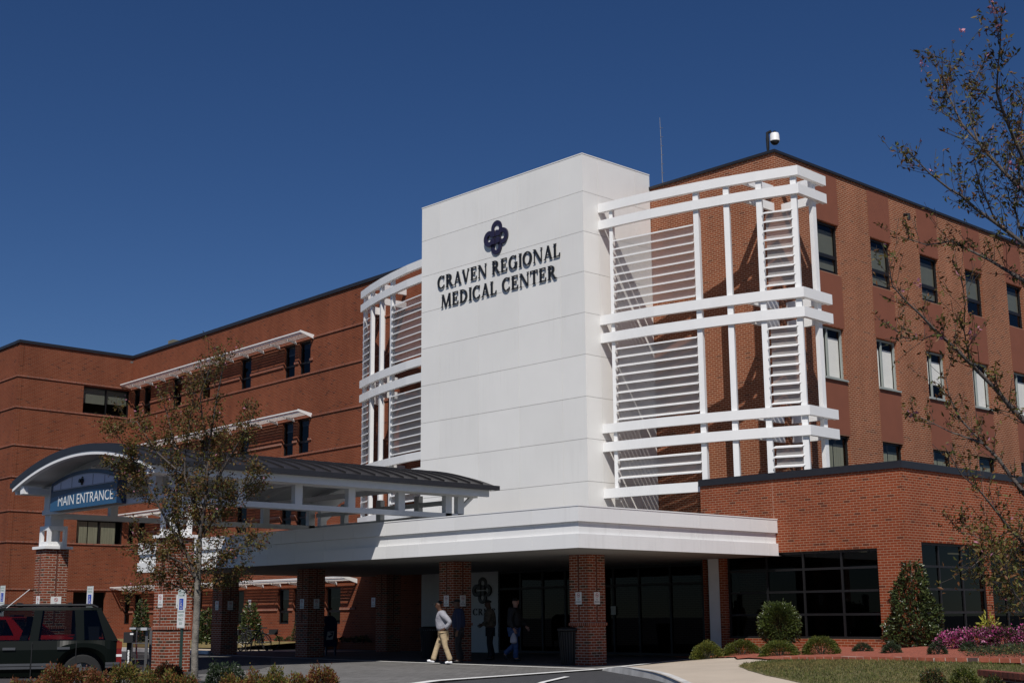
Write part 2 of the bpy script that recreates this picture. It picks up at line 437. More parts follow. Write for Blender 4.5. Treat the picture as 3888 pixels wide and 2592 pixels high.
# ================================================================ RIGHT BRICK WING
def right_wing():
    b = thing('brick_wing', 'four storey brick wing with a column grid of punched windows behind the right tree', 'building', (40, 26, 0))
    top = 15.23
    xs = [35.25 + 3.14 * k for k in range(8)]
    rows = ((11.86, 13.52), (8.46, 10.1), (5.0, 6.69))
    holes = [(x, x + 1.25, z0, z1) for x in xs for z0, z1 in rows]
    mb = MB()
    F_R.wall(mb, 33.18, 60, 0, top, holes)
    F_W.wall(mb, 23.25, 40, 0, top)
    Face((60, 0, 0), (0, 1, 0), (1, 0, 0)).wall(mb, 23.25, 40, 0, top)
    Face((0, 40, 0), (1, 0, 0), (0, 1, 0)).wall(mb, 33.18, 60, 0, top)
    mb.build('wall', BRKR, b)
    mb = MB(); mb.box(33.45, 23.5, top - .3, 59.8, 39.8, top - .1); mb.build('roof', ROOFTOP, b)
    mb = MB()
    mb.box(33.12, 23.19, top, 33.42, 40.1, top + .085); mb.box(33.42, 23.19, top, 60.1, 23.5, top + .085)
    mb.build('coping', COPING, b)
    for x in xs:                              # stucco strips between the windows of a column
        zc = [top - .02, 13.54, 11.84, 10.12, 8.44, 6.71, 4.98, .5]
        for i in range(0, 8, 2):
            mb = MB(); F_R.slab(mb, x - .03, x + 1.29, zc[i + 1], zc[i], -.02, .006)
            mb.build('spandrel_panel', STUCCO, b)
    for i, x in enumerate(xs):
        # top floor
        bl = [(x + .06, x + 1.19, 12.50, 13.30, BLINDG, 'blind')]
        if i in (0, 1, 2, 5, 6): bl.append((x + .06, x + 1.19, 12.02, 12.30, BLINDG, 'blind'))
        F_R.window(b, x, x + 1.25, 11.86, 13.52, BRONZE, GLASS, .07, hm=(12.44,), hw=.12, blinds=bl)
        # third floor
        zt = 9.80; zb = 8.55 if i != 2 else 8.98
        bl = [(x + .06, x + .40, zb, zt, BLINDW, 'blind'), (x + .48, x + 1.19, zb, zt, BLINDW, 'blind')]
        f = F_R.window(b, x, x + 1.25, 8.46, 10.1, PALEFR, GLASSW, .06, vm=(x + .44,), blinds=bl)
        mb = MB(); F_R.slab(mb, x - .02, x + 1.27, 8.40, 8.455, -.1, .07); mb.build('sill', PALEFR, f)
        # second floor
        bl = [(x + .08, x + .55, 5.1, 6.38, CURTAIN, 'curtain'), (x + .62, x + 1.14, 5.1, 6.42, CURTAIN, 'curtain')]
        F_R.window(b, x, x + 1.25, 5.0, 6.69, BRONZE, GLASS, .06, blinds=bl)
    mb = MB(); mb.box(33.45, 24.1, .2, 59.6, 39.7, 15.0)
    mb = MB()                                 # dark rooms behind the panes
    F_R.slab(mb, 34, 59, .3, 15, -1.4, -1.3); mb.build('room_backing', DARKIN, b)
    mb = MB(); mb.tube([(40.62, 23.22, 14.72), (40.62, 23.05, 14.70), (40.62, 23.04, 14.5)], .06, 8); mb.build('scupper_pipe', BRONZE, b)
    return b
right_wing()

# ================================================================ LEFT BRICK WING
def left_wing():
    b = thing('brick_wing', 'long four storey brick wing with white sunshades, left of the white tower', 'building', (36, 56, 0))
    top = 14.95
    Y = lambda y: (y - 0) / math.cos(tl)
    end = F_L.u.dot(Vector((34.11, 65.73, 0)) - F_L.o)
    win = [(48.19, 49.11), (49.45, 50.35), (53.25, 54.24), (57.1, 58.0), (60.05, 61.05), (63.45, 64.33), (64.74, 65.5)]
    floors = [(11.73, 13.2), (8.24, 9.76), (4.97, 6.35), (1.0, 2.48)]
    holes = [(Y(a), Y(c), z0, z1) for a, c in win for z0, z1 in floors]
    holes.append((Y(45.52), Y(46.62), 1.0, 2.48))
    mb = MB()
    F_L.wall(mb, Y(40.0), end, 0, top, holes)
    F_L.wall(mb, Y(30), Y(40.0), 2.9, top)
    # block that steps forward at the far end
    xb0 = -6.35
    bh = [(-2.76, -.1, 11.75, 13.16), (-2.76, -.1, 8.24, 9.7), (-2.72, -.1, 4.97, 6.28), (-2.70, -.88, 0, 2.62)]
    F_B.wall(mb, xb0, 0, 0, top, bh)
    cpt = F_B.p(xb0, 0)
    F_BL = Face(cpt, (.04, 1, 0), (-1, .04, 0))
    F_BL.wall(mb, 0, 26, 0, top)
    mb.build('wall', BRK, b)
    # roof and coping
    mb = MB()
    q = [F_L.p(Y(30), top - .25, -.3), F_L.p(end, top - .25, -.3), F_B.p(xb0 + .3, top - .25, -.3), F_BL.p(26, top - .25, -.3), Vector((60, 92, top - .25)), Vector((60, 30, top - .25))]
    mb.prism(q, (0, 0, .1)); mb.build('roof', ROOFTOP, b)
    mb = MB()
    F_L.slab(mb, Y(36.4), end - .06, top, top + .15, -.3, .07)
    F_B.slab(mb, xb0 - .07, .3, top + .002, top + .152, -.3, .07)
    F_BL.slab(mb, .3, 26, top, top + .15, -.3, .07)
    mb.build('coping', COPING, b)
    for z in (13.27, 11.70, 9.80, 8.21, 6.55, 5.03, 2.74):        # projecting brick courses
        mb = MB()
        if z > 3: F_L.slab(mb, Y(36.4), end - .05, z - .035, z + .035, -.05, .045)
        else: F_L.slab(mb, Y(44.4), end - .05, z - .035, z + .035, -.05, .045)
        F_B.slab(mb, xb0 - .045, -.05, z - .035, z + .035, -.05, .045)
        F_BL.slab(mb, 0.05, 26, z - .035, z + .035, -.05, .0452)
        mb.build('brick_course', ROWLOCK, b)
    for z in (12.30, 8.80, 5.55, 1.60):                            # ledges between the windows
        mb = MB()
        ed = [44.4 if z < 3 else 47.95] + [v for w in ([(45.52, 46.62)] if z < 3 else []) + win for v in w] + [65.5]
        for k in range(0, len(ed) - 1, 2):
            if ed[k + 1] - ed[k] > .12:
                mb = MB(); F_L.slab(mb, Y(ed[k] + .01), Y(ed[k + 1] - .01), z - .04, z + .06, -.05, .06); mb.build('brick_ledge', ROWLOCK, b)
    for fi, (z0, z1) in enumerate(floors):
        for wi, (a, c) in enumerate(win + ([(45.52, 46.62)] if fi == 3 else [])):
            hz = z0 + .52
            lit = wi < 2 or fi < 2  # lit windows get bluer, clearer glass, the rest darker: lighting put into tint
            bl = [] if wi % 3 == 2 else [(Y(a) + .06, Y(c) - .06, z1 - (.45 if wi % 2 else .3), z1 - .05, BLINDG, 'blind')]
            F_L.window(b, Y(a), Y(c), z0, z1, BRONZE, BLUEGL if lit else GLASSD, .055, hm=(hz,), hw=.09, blinds=bl)
    for k, (a, c, z0, z1) in enumerate(bh[:3]):
        m_ = -1.40
        if k == 2:
            bl = [(a + .1, a + .68, z0 + .1, z1 - .1, CURTAIN, 'curtain'), (a + .74, m_ - .06, z0 + .1, z1 - .1, CURTAIN, 'curtain'), (m_ + .1, m_ + .95, z0 + .1, z1 - .1, CURTAIN, 'curtain')]
        else:
            bl = [(a + .08, m_ - .05, z1 - .85, z1 - .07, BLINDG, 'blind'), (m_ + .05, c - .08, z1 - .78, z1 - .07, BLINDG, 'blind')]
        F_B.window(b, a, c, z0, z1, BRONZE, GLASS, .06, vm=(m_,), blinds=bl)
    mb = MB()
    F_L.slab(mb, Y(40.5), end, .1, top - .4, -1.3, -1.2); F_B.slab(mb, xb0 + 1, 2, .05, top - .4, -1.3, -1.2)
    mb.build('room_backing', DARKIN, b)
    v = MB(); c = F_L.p(Y(61.6), top + .15, -.25); v.box(c.x - .2, c.y - .25, c.z + .002, c.x + .2, c.y + .25, c.z + .22)
    v.build('roof_vent', plain('vent_grey', (.15, .14, .10), .8), b)
    return b, Y, end
LWING, LY, LEND = left_wing()

# ---- louvred sunshades on the left wing
def sunshade(z, y0, y1, label):
    root = thing('sunshade', label, 'sunshade', F_L.p(LY(y0), z), 'louvred sunshades on the left brick wing')
    a0, a1 = LY(y0), LY(y1); out = .66; rise = .13
    mb = MB()                                                      # front tube pair
    mb.bar(F_L.p(a0, z + rise, out), F_L.p(a1, z + rise, out), .07, .05)
    mb.bar(F_L.p(a0, z + rise - .075, out - .05), F_L.p(a1, z + rise - .075, out - .05), .05, .045)
    mb.build('front_rail', WPAINT, root)
    for k in range(5):
        d = .16 + k * .085; zz = z - .02 + rise * d / out
        mb = MB(); nd = Vector((0, 0, 1))
        mb.bar(F_L.p(a0 + .03, zz, d), F_L.p(a1 - .03, zz, d), .055, .016, up=F_L.n * .5 + UP)
        mb.build('louver', WPAINT, root)
    n = max(3, round((a1 - a0) / 1.42))
    for k in range(n + 1):
        a = a0 + (a1 - a0) * k / n; t = .03 if 0 < k < n else .05
        mb = MB()
        prof = [(0.01, z - .16), (0.01, z - .02), (out - .09, z + rise - .12), (out - .09, z + rise - .16)]
        if k in (0, n): prof = [(0.01, z - .12), (0.01, z + .06), (out + .05, z + rise + .05), (out + .05, z + rise - .04)]
        mb.prism([F_L.p(a - t / 2, zz, d) for d, zz in prof], F_L.u * t)
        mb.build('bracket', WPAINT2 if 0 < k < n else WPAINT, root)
for z, ya, yb, lb in ((13.32, 47.95, 66.0, 'white louvred sunshade over the top floor windows of the left brick wing'),
                      (9.86, 47.98, 65.9, 'white louvred sunshade over the third floor windows, half hidden by the small tree'),
                      (6.42, 47.98, 65.9, 'white louvred sunshade over the second floor windows, seen beneath the arched canopy roof'),
                      (2.72, 44.35, 66.0, 'white louvred sunshade over the ground floor windows of the left brick wing')):
    sunshade(z, ya, yb, lb)

# ================================================================ WHITE TOWER
def tower():
    b = thing('white_tower', 'tall white panel clad tower carrying the hospital name and emblem', 'building', (31.5, 32.3, 0))
    zt = 15.73
    core = MB(); core.box(29.93, 28.335, 2.9, 33.15, 36.29, zt - .03); core.build('core', JOINT, b)
    zs = [zt, 14.49, 13.17, 11.86, 10.54, 9.21, 7.89, 6.58, 5.27, 3.95, 3.0]
    ys = [28.305, 29.34, 31.31, 33.29, 35.31, 36.32]
    xs = [29.9, 30.62, 32.42, 33.17]
    g = .006
    mb = MB()
    for i in range(len(zs) - 1):
        z1, z0 = zs[i] - g, zs[i + 1] + g
        for j in range(5):
            F_TOWER.slab(mb, ys[j] + (g if j else 0), ys[j + 1] - g, z0, z1, -.028, 0)
        for j in range(3):
            F_TOWR.slab(mb, xs[j] + (g if j else .0285), xs[j + 1] - g, z0, z1, -.028, 0)
    mb.build('cladding_panels', WHITE, b)
    mb = MB(); mb.box(29.89, 28.295, zt, 33.17, 36.33, zt + .035); mb.build('cap_flashing', WHITE, b)
    return b
tower()

# ---------------------------------------------------------------- lettering from strokes
def arc_pts(cx, cy, rx, ry, a0, a1, n):
    return [(cx + rx * math.cos(R(a0 + (a1 - a0) * i / n)), cy + ry * math.sin(R(a0 + (a1 - a0) * i / n))) for i in range(n + 1)]
def ring(o, i):                              # quad strip between two outlines
    return [[o[k], o[k + 1], i[k + 1], i[k]] for k in range(len(o) - 1)]
TK, TN, SF = .168, .078, .055                 # thick stroke, thin stroke, serif (cap height 1)
def st(x, y0=0, y1=1, w=TK): return [[(x, y0), (x + w, y0), (x + w, y1), (x, y1)]]
def serif(x, y, w=TK, e=.07):
    h = SF
    return [[(x - e, y), (x + w + e, y), (x + w + e * .3, y + (h if y < .5 else h)), (x - e * .3, y + h)]] if y < .5 else [[(x - e, y), (x + w + e, y), (x + w + e * .3, y - h), (x - e * .3, y - h)]]
def diag(x0, y0, x1, y1, w): return [[(x0, y0), (x0 + w, y0), (x1 + w, y1), (x1, y1)]]
def bowl(cx, cy, rx, ry, t, a0, a1, n=14, tn=TN):
    o = arc_pts(cx, cy, rx, ry, a0, a1, n); i = arc_pts(cx, cy, rx - t, ry - tn, a0, a1, n)
    return ring(o, i)
GL = {}
GL['I'] = (.32, st(.09) + serif(.09, 0) + serif(.09, 1))
GL['L'] = (.68, st(.09) + serif(.09, 0) + serif(.09, 1) + [[(.2, 0), (.62, 0), (.62, .07), (.2, .07)], [(.52, .06), (.62, .06), (.64, .26), (.6, .26)]])
GL['E'] = (.72, st(.09) + serif(.09, 0) + serif(.09, 1) + [[(.2, 0), (.64, 0), (.64, .07), (.2, .07)], [(.55, .06), (.64, .06), (.67, .25), (.63, .25)], [(.2, .93), (.62, .93), (.62, 1), (.2, 1)], [(.54, .94), (.62, .94), (.63, .76), (.59, .76)], [(.2, .47), (.5, .47), (.5, .54), (.2, .54)], [(.46, .38), (.5, .38), (.5, .62), (.46, .62)]])
GL['T'] = (.74, st(.30) + serif(.30, 0) + [[(.03, .93), (.71, .93), (.71, 1), (.03, 1)], [(.03, .94), (.11, .94), (.06, .74), (.02, .74)], [(.63, .94), (.71, .94), (.72, .74), (.68, .74)]])
GL['D'] = (.86, st(.09) + serif(.09, 0) + serif(.09, 1) + bowl(.30, .5, .5, .5, TK, -90, 90) + [[(.1, 0), (.31, 0), (.31, TN), (.1, TN)], [(.1, 1 - TN), (.31, 1 - TN), (.31, 1), (.1, 1)]])
GL['C'] = (.82, bowl(.45, .5, .42, .52, TK, 52, 308, 22) + [[(.66, .74), (.72, .74), (.75, .98), (.71, .98)], [(.66, .08), (.72, .08), (.78, .24), (.73, .26)]])
GL['G'] = (.90, bowl(.45, .5, .42, .52, TK, 52, 308, 22) + [[(.66, .74), (.72, .74), (.75, .98), (.71, .98)]] + [[(.66, .04), (.66 + TK, .08), (.66 + TK, .44), (.66, .44)]] + [[(.58, .41), (.87, .41), (.87, .46), (.58, .46)]])
GL['O'] = (.92, bowl(.46, .5, .43, .52, TK, 0, 360, 32))
GL['R'] = (.80, st(.09) + serif(.09, 0) + serif(.09, 1) + bowl(.33, .74, .30, .26, TK, -90, 90, 12) + [[(.1, .48), (.34, .48), (.34, .48 + TN), (.1, .48 + TN)], [(.1, 1 - TN), (.34, 1 - TN), (.34, 1), (.1, 1)]] + diag(.62, 0, .32, .5, .155) + [[(.62, 0), (.86, 0), (.84, SF), (.66, SF)]])
GL['A'] = (.80, diag(.60, 0, .33, 1, .16) + diag(.10, 0, .36, .95, .07) + [[(.22, .30), (.62, .30), (.60, .36), (.24, .36)]] + serif(.10, 0, .07, .08) + serif(.60, 0, .16, .07))
GL['V'] = (.80, diag(.32, 0, .05, 1, .16) + diag(.42, .04, .64, 1, .07) + serif(.05, 1, .16, .06) + serif(.64, 1, .07, .08))
GL['N'] = (.92, st(.10, 0, 1, .065) + st(.76, 0, 1, .065) + diag(.67, 0, .08, 1, .155) + serif(.10, 0, .065, .08) + serif(.76, 1, .065, .08) + [[(.0, 1), (.12, 1), (.14, .95), (.03, .95)]])
GL['M'] = (1.08, diag(.08, 0, .14, 1, .065) + diag(.84, 0, .80, 1, TK) + diag(.45, 0, .14, 1, .14) + diag(.51, .02, .82, 1, .07) + serif(.08, 0, .065, .08) + serif(.84, 0, TK, .07) + [[(.05, 1), (.2, 1), (.2, .95), (.07, .95)], [(.80, 1), (1.0, 1), (.98, .95), (.82, .95)]])
def put_letters(text, face, a_start, a_end, z_base, h, thick, mat, root, d0=.012, slope=0, partname='letter'):
    """a_start / a_end: along-facade positions of the left and right edge as one reads."""
    gap = .075; sp = .42
    tot = sum(sp if ch == ' ' else GL[ch][0] + gap for ch in text) - gap
    k = (a_end - a_start) / tot
    x = 0
    for ch in text:
        if ch == ' ': x += sp; continue
        w, polys = GL[ch]
        mb = MB()
        for i, poly in enumerate(polys):
            e = i * .0006
            pts = [face.p(a_start + (x + q[0]) * k, z_base + q[1] * h, d0 + e * .2) for q in poly]
            mb.prism(pts, face.n * (thick + e))
        o = mb.build(partname, mat, root)
        x += w + gap

def emblem(face, ac, zc, rw, rh, thick, mat, root, d0=.012, sgn=-1):
    """quatrefoil of four rings tied by a cross-shaped gap, on a facade"""
    mb = MB(); e = 0
    P = lambda x, y, d: face.p(ac + sgn * x * rw, zc + y * rh, d)
    def piece(poly):
        nonlocal e
        e += .0007
        mb.prism([P(x, y, d0 + e * .2) for x, y in poly], face.n * (thick + e))
    for cx, cy, a0, a1 in ((0, .54, 285, 615), (0, -.54, 105, 435), (.54, 0, 195, 525), (-.54, 0, 15, 345)):
        for q in ring(arc_pts(cx, cy, .46, .46, a0, a1, 26), arc_pts(cx, cy, .20, .20, a0, a1, 26)): piece(q)
    s = .06
    for sx in (-1, 1):
        for sy in (-1, 1):
            poly = [(sx * s, sy * s * .7), (sx * .40, sy * s * .7), (sx * .36, sy * .36), (sx * s, sy * .40)]
            piece(poly)
    return mb.build('emblem_rings', mat, root)

let = thing('wall_lettering', 'raised black serif letters spelling the hospital name on the white tower', 'sign', F_TOWER.p(32.3, 11, 0))
D6 = lambda x, y: (1550 + x * .29762, 800 + y * .29762)
aL, z0L = F_TOWER.at(*D6(383, 1010)); aR, z0R = F_TOWER.at(*D6(1953, 590))
zb = F_TOWER.at(*D6(490, 985))[1]; zb2 = F_TOWER.at(*D6(1720, 635))[1]
h1 = F_TOWER.at(*D6(1860, 428))[1] - F_TOWER.at(*D6(1848, 605))[1]
put_letters('CRAVEN REGIONAL', F_TOWER, aL, aR, (zb + zb2) / 2, h1, .03, INK, let, d0=.022)
aL2, _ = F_TOWER.at(*D6(430, 1235)); aR2, _ = F_TOWER.at(*D6(1900, 860))
zc1 = F_TOWER.at(*D6(440, 1240))[1]; zc2 = F_TOWER.at(*D6(1590, 938))[1]
put_letters('MEDICAL CENTER', F_TOWER, aL2, aR2, (zc1 + zc2) / 2, h1, .03, INK, let, d0=.022)
em = thing('wall_emblem', 'dark violet quatrefoil emblem mounted above the tower lettering', 'sign', F_TOWER.p(32.3, 13, 0))
ae, ze = F_TOWER.at(*D6(1135, 342)); e0 = F_TOWER.at(*D6(988, 375))[0]; e1 = F_TOWER.at(*D6(1285, 290))[0]
et = F_TOWER.at(*D6(1150, 122))[1]; eb = F_TOWER.at(*D6(1120, 566))[1]
emblem(F_TOWER, ae, ze, abs(e1 - e0) / 2, (et - eb) / 2, .010, INKB, em, d0=.008)

# ================================================================ LOW BRICK WING
def low_wing():
    b = thing('low_brick_wing', 'single storey brick wing with dark window walls, right of the entrance canopy', 'building', (36, 22, .3))
    t = 4.92
    X0, Y0, YE = 31.06, 18.32, 24.91
    mb = MB()
    w1 = (19.17, 24.10, .607, 2.913)
    F_LOWF.wall(mb, Y0, YE, -.2, t, [w1, (24.33, YE - .001, -.15, 2.88)])
    w2 = [(31.80, 35.22, .63, 3.057), (35.40, 38.81, .63, 3.057), (39.0, 42.4, .63, 3.057)]
    F_LOWR.wall(mb, X0, 46, -.2, t, w2)
    Face((0, YE, 0), (1, 0, 0), (0, 1, 0)).wall(mb, X0, 33.18, 2.9, t)
    mb.build('wall', BRKL, b)
    mb = MB(); mb.box(X0 + .23, Y0 + .25, t - .35, 46, YE - .06, t - .2); mb.build('roof', ROOFTOP, b)
    mb = MB()
    mb.box(X0 - .05, Y0 - .05, t, X0 + .25, YE + .03, t + .19); mb.box(X0 + .25, Y0 - .05, t, 46, Y0 + .25, t + .19)
    mb.build('coping', COPING, b)
    for f, a, z0, z1 in ((F_LOWF, 22.36, 2.95, t), (F_LOWR, 35.31, 3.1, t)):
        mb = MB(); f.slab(mb, a - .008, a + .008, z0, z1, -.02, .004); mb.build('control_joint', MAT.get('joint_sealant') or plain('joint_sealant', (.35, .2, .14), .9), b)
    F_LOWF.window(b, *w1, BRONZE, GLASSD, .06, vm=(20.33, 21.54, 22.75), hm=(1.24, 1.845, 2.44), name='window_wall')
    for q in w2:
        s_ = (q[1] - q[0]) / 3
        F_LOWR.window(b, *q, BRONZE, GLASSD, .06, vm=(q[0] + s_ * .9, q[0] + s_ * 1.95), hm=(1.27, 1.865, 2.45), name='window_wall')
    mb2 = MB(); mb2.box(X0 + .3, Y0 + .3, .5, 45.8, 24.8, .55); mb2.box(X0 + .3, 22.8, .55, 45.8, 22.9, 4.5); mb2.box(X0 + .3, Y0 + .3, 3.3, 45.8, 22.8, 3.35)
    mb2.build('dark_room', DARKIN, b)
    mb = MB(); mb.box(X0 + .002, 24.345, 0, X0 + .38, 24.72, 2.83); mb.build('white_post', WPAINT2, b)
    for k, (x, y) in enumerate(((32.6, 21), (33.9, 20.3), (35.2, 21), (36.9, 20.3))):
        mb = MB(); mb.box(x, y, 2.95, x + .9, y + .12, 2.99); mb.build('ceiling_light', (MAT.get('warm_tube') or emit('warm_tube', (1, .85, .55), .3)), b)
    mb = MB(); mb.box(38.5, 20.0, t + .0, 46, 23.2, t + .42); mb.build('roof_parapet', COPING, b)
    return b
low_wing()

# ================================================================ FLAT ENTRANCE CANOPY
def canopy():
    Kx, Ky = 23.14, 22.24
    b = thing('entrance_canopy', 'flat white entrance canopy on brick piers with stained fascia', 'canopy', (27, 26, 0))
    fx = Face((Kx, 0, 0), (0, 1, 0), (-1, 0, 0)); fy = Face((0, Ky, 0), (1, 0, 0), (0, -1, 0))
    y1, x1 = 43.56, 31.056
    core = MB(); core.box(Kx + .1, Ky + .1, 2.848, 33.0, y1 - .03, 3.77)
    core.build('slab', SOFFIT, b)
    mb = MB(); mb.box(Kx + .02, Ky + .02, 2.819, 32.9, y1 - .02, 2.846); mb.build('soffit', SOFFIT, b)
    mb = MB()
    g = .004
    ys = [Ky] + [23.82 + 1.447 * k for k in range(14)]; ys = [v for v in ys if v < y1] + [y1]
    xs = [Kx] + [24.65 + 1.485 * k for k in range(5)]; xs = [v for v in xs if v < x1 - .4] + [x1]
    for (z0, z1, d) in ((2.824, 3.157, 0), (3.161, 3.444, -.07), (3.448, 3.804, 0)):
        for j in range(len(ys) - 1): fx.slab(mb, ys[j] + (g if j else (0 if d == 0 else .07)), ys[j + 1] - g, z0, z1, -.0995, d)
        for j in range(len(xs) - 1): fy.slab(mb, xs[j] + (g if j else .1), xs[j + 1] - g, z0, z1, -.0995, d)
    mb.build('fascia_panels', FASCIA, b)
    mb = MB()
    mb.box(Kx - .012, Ky - .012, 3.804, Kx + .2, y1, 3.83); mb.box(Kx + .2, Ky - .012, 3.804, x1, Ky + .2, 3.83)
    mb.build('edge_flashing', WPAINT, b)
    def pier(x, y, parent, w=.66, top=2.816):
        mb = MB()
        mb.box(x, y, 0, x + w, y + w, top)
        for (ax, ay) in ((x - .001, y + w / 2), ):
            pass
        p = mb.build('brick_pier', BRKC, parent)
        mb = MB()                                                    # dark strips on the faces, recess shade put into their colour
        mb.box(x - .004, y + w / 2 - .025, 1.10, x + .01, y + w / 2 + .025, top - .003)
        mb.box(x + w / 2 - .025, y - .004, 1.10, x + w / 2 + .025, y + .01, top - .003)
        mb.build('recess_shade_strip', plain('shadow_strip', (.11, .036, .022), .9) if 'shadow_strip' not in MAT else MAT['shadow_strip'], p)
        mb = MB(); mb.box(x - .03, y - .03, 1.0, x + w + .03, y + w + .03, 1.075); mb.build('rowlock_ledge', ROWLOCK, p)
        return p
    for (x, y) in ((25.79, 24.49), (25.79, 29.78), (25.79, 37.02), (25.79, 42.26), (31.6, 40.3)): pier(x, y, b)
    return b, pier
CANOPY, pier_fn = canopy()

# ================================================================ GROUND FLOOR LOBBY
def lobby():
    b = thing('entrance_lobby', 'dark glazed entrance lobby set back under the flat canopy', 'building', (33.5, 31, 0))
    f = Face((33.0, 0, 0), (0, 1, 0), (-1, 0, 0))
    ya = f.at(1893, 2300)[0]
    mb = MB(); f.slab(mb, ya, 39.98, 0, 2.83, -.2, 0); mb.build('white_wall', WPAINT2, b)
    vs = [25.2, 26.5, 27.8, 29.1, 30.2, 31.3, 32.4, 33.5, 34.6]
    vs = [v for v in vs if v < ya - .3] + [ya - .01]
    mb = MB()
    for i, v in enumerate(vs): f.slab(mb, v - .04, v + .04, .02, 2.82, -.08, 0)
    for z in (.06, 2.2, 2.78): f.slab(mb, 25.2, ya - .06, z - .04, z + .04, -.075, -.006)
    mb.build('mullion_grid', BRONZE, b)
    mb = MB(); mb.face([f.p(25.2, .05, -.04), f.p(ya - .05, .05, -.04), f.p(ya - .05, 2.8, -.04), f.p(25.2, 2.8, -.04)], f.n); mb.build('glazing', GLASSD, b)
    mb = MB(); mb.box(33.3, 25.25, .005, 41, 39.9, .02); mb.box(38, 25.3, .02, 38.1, 39.8, 2.8); mb.box(33.3, 25.3, 2.8, 41, 39.9, 2.83); mb.box(33.25, 25.16, 0, 41, 25.24, 2.8); mb.box(33.25, 39.9, 0, 41, 39.97, 2.8)
    mb.build('dark_room', DARKIN, b)
    for (x, y) in ((34.6, 26.6), (35.4, 28.2), (34.6, 29.9), (36.2, 30.6), (34.8, 32.6), (36, 34)):
        mb = MB(); mb.box(x, y, 2.70, x + .12, y + .95, 2.73); mb.build('ceiling_light', MAT['warm_tube'], b)
    mb = MB(); f.slab(mb, *sorted((f.at(2320, 2300)[0], f.at(2338, 2300)[0])), *sorted((f.at(2325, 2300)[1], f.at(2325, 2332)[1])), .002, .008); mb.build('paper_notice', plain('paper', (.5, .5, .46), .9), b)
    return f, ya
F_LOB, LOBY = lobby()
le = thing('wall_emblem', 'dark emblem with letters on the shaded white wall under the canopy', 'sign', F_LOB.p(36.5, 2, 0))
a, z = F_LOB.at(1834, 2240); w = abs(F_LOB.at(1800, 2240)[0] - F_LOB.at(1869, 2240)[0]) / 2
emblem(F_LOB, a, z, w, (F_LOB.at(1834, 2190)[1] - F_LOB.at(1834, 2291)[1]) / 2, .02, INK, le, d0=.002)
a0 = F_LOB.at(1796, 2325)[0]; a1 = F_LOB.at(1882, 2325)[0]
zb = F_LOB.at(1810, 2334)[1]; hh = F_LOB.at(1810, 2309)[1] - zb
put_letters('CRMC', F_LOB, a0, a1, zb, hh, .015, INK, le, d0=.002)

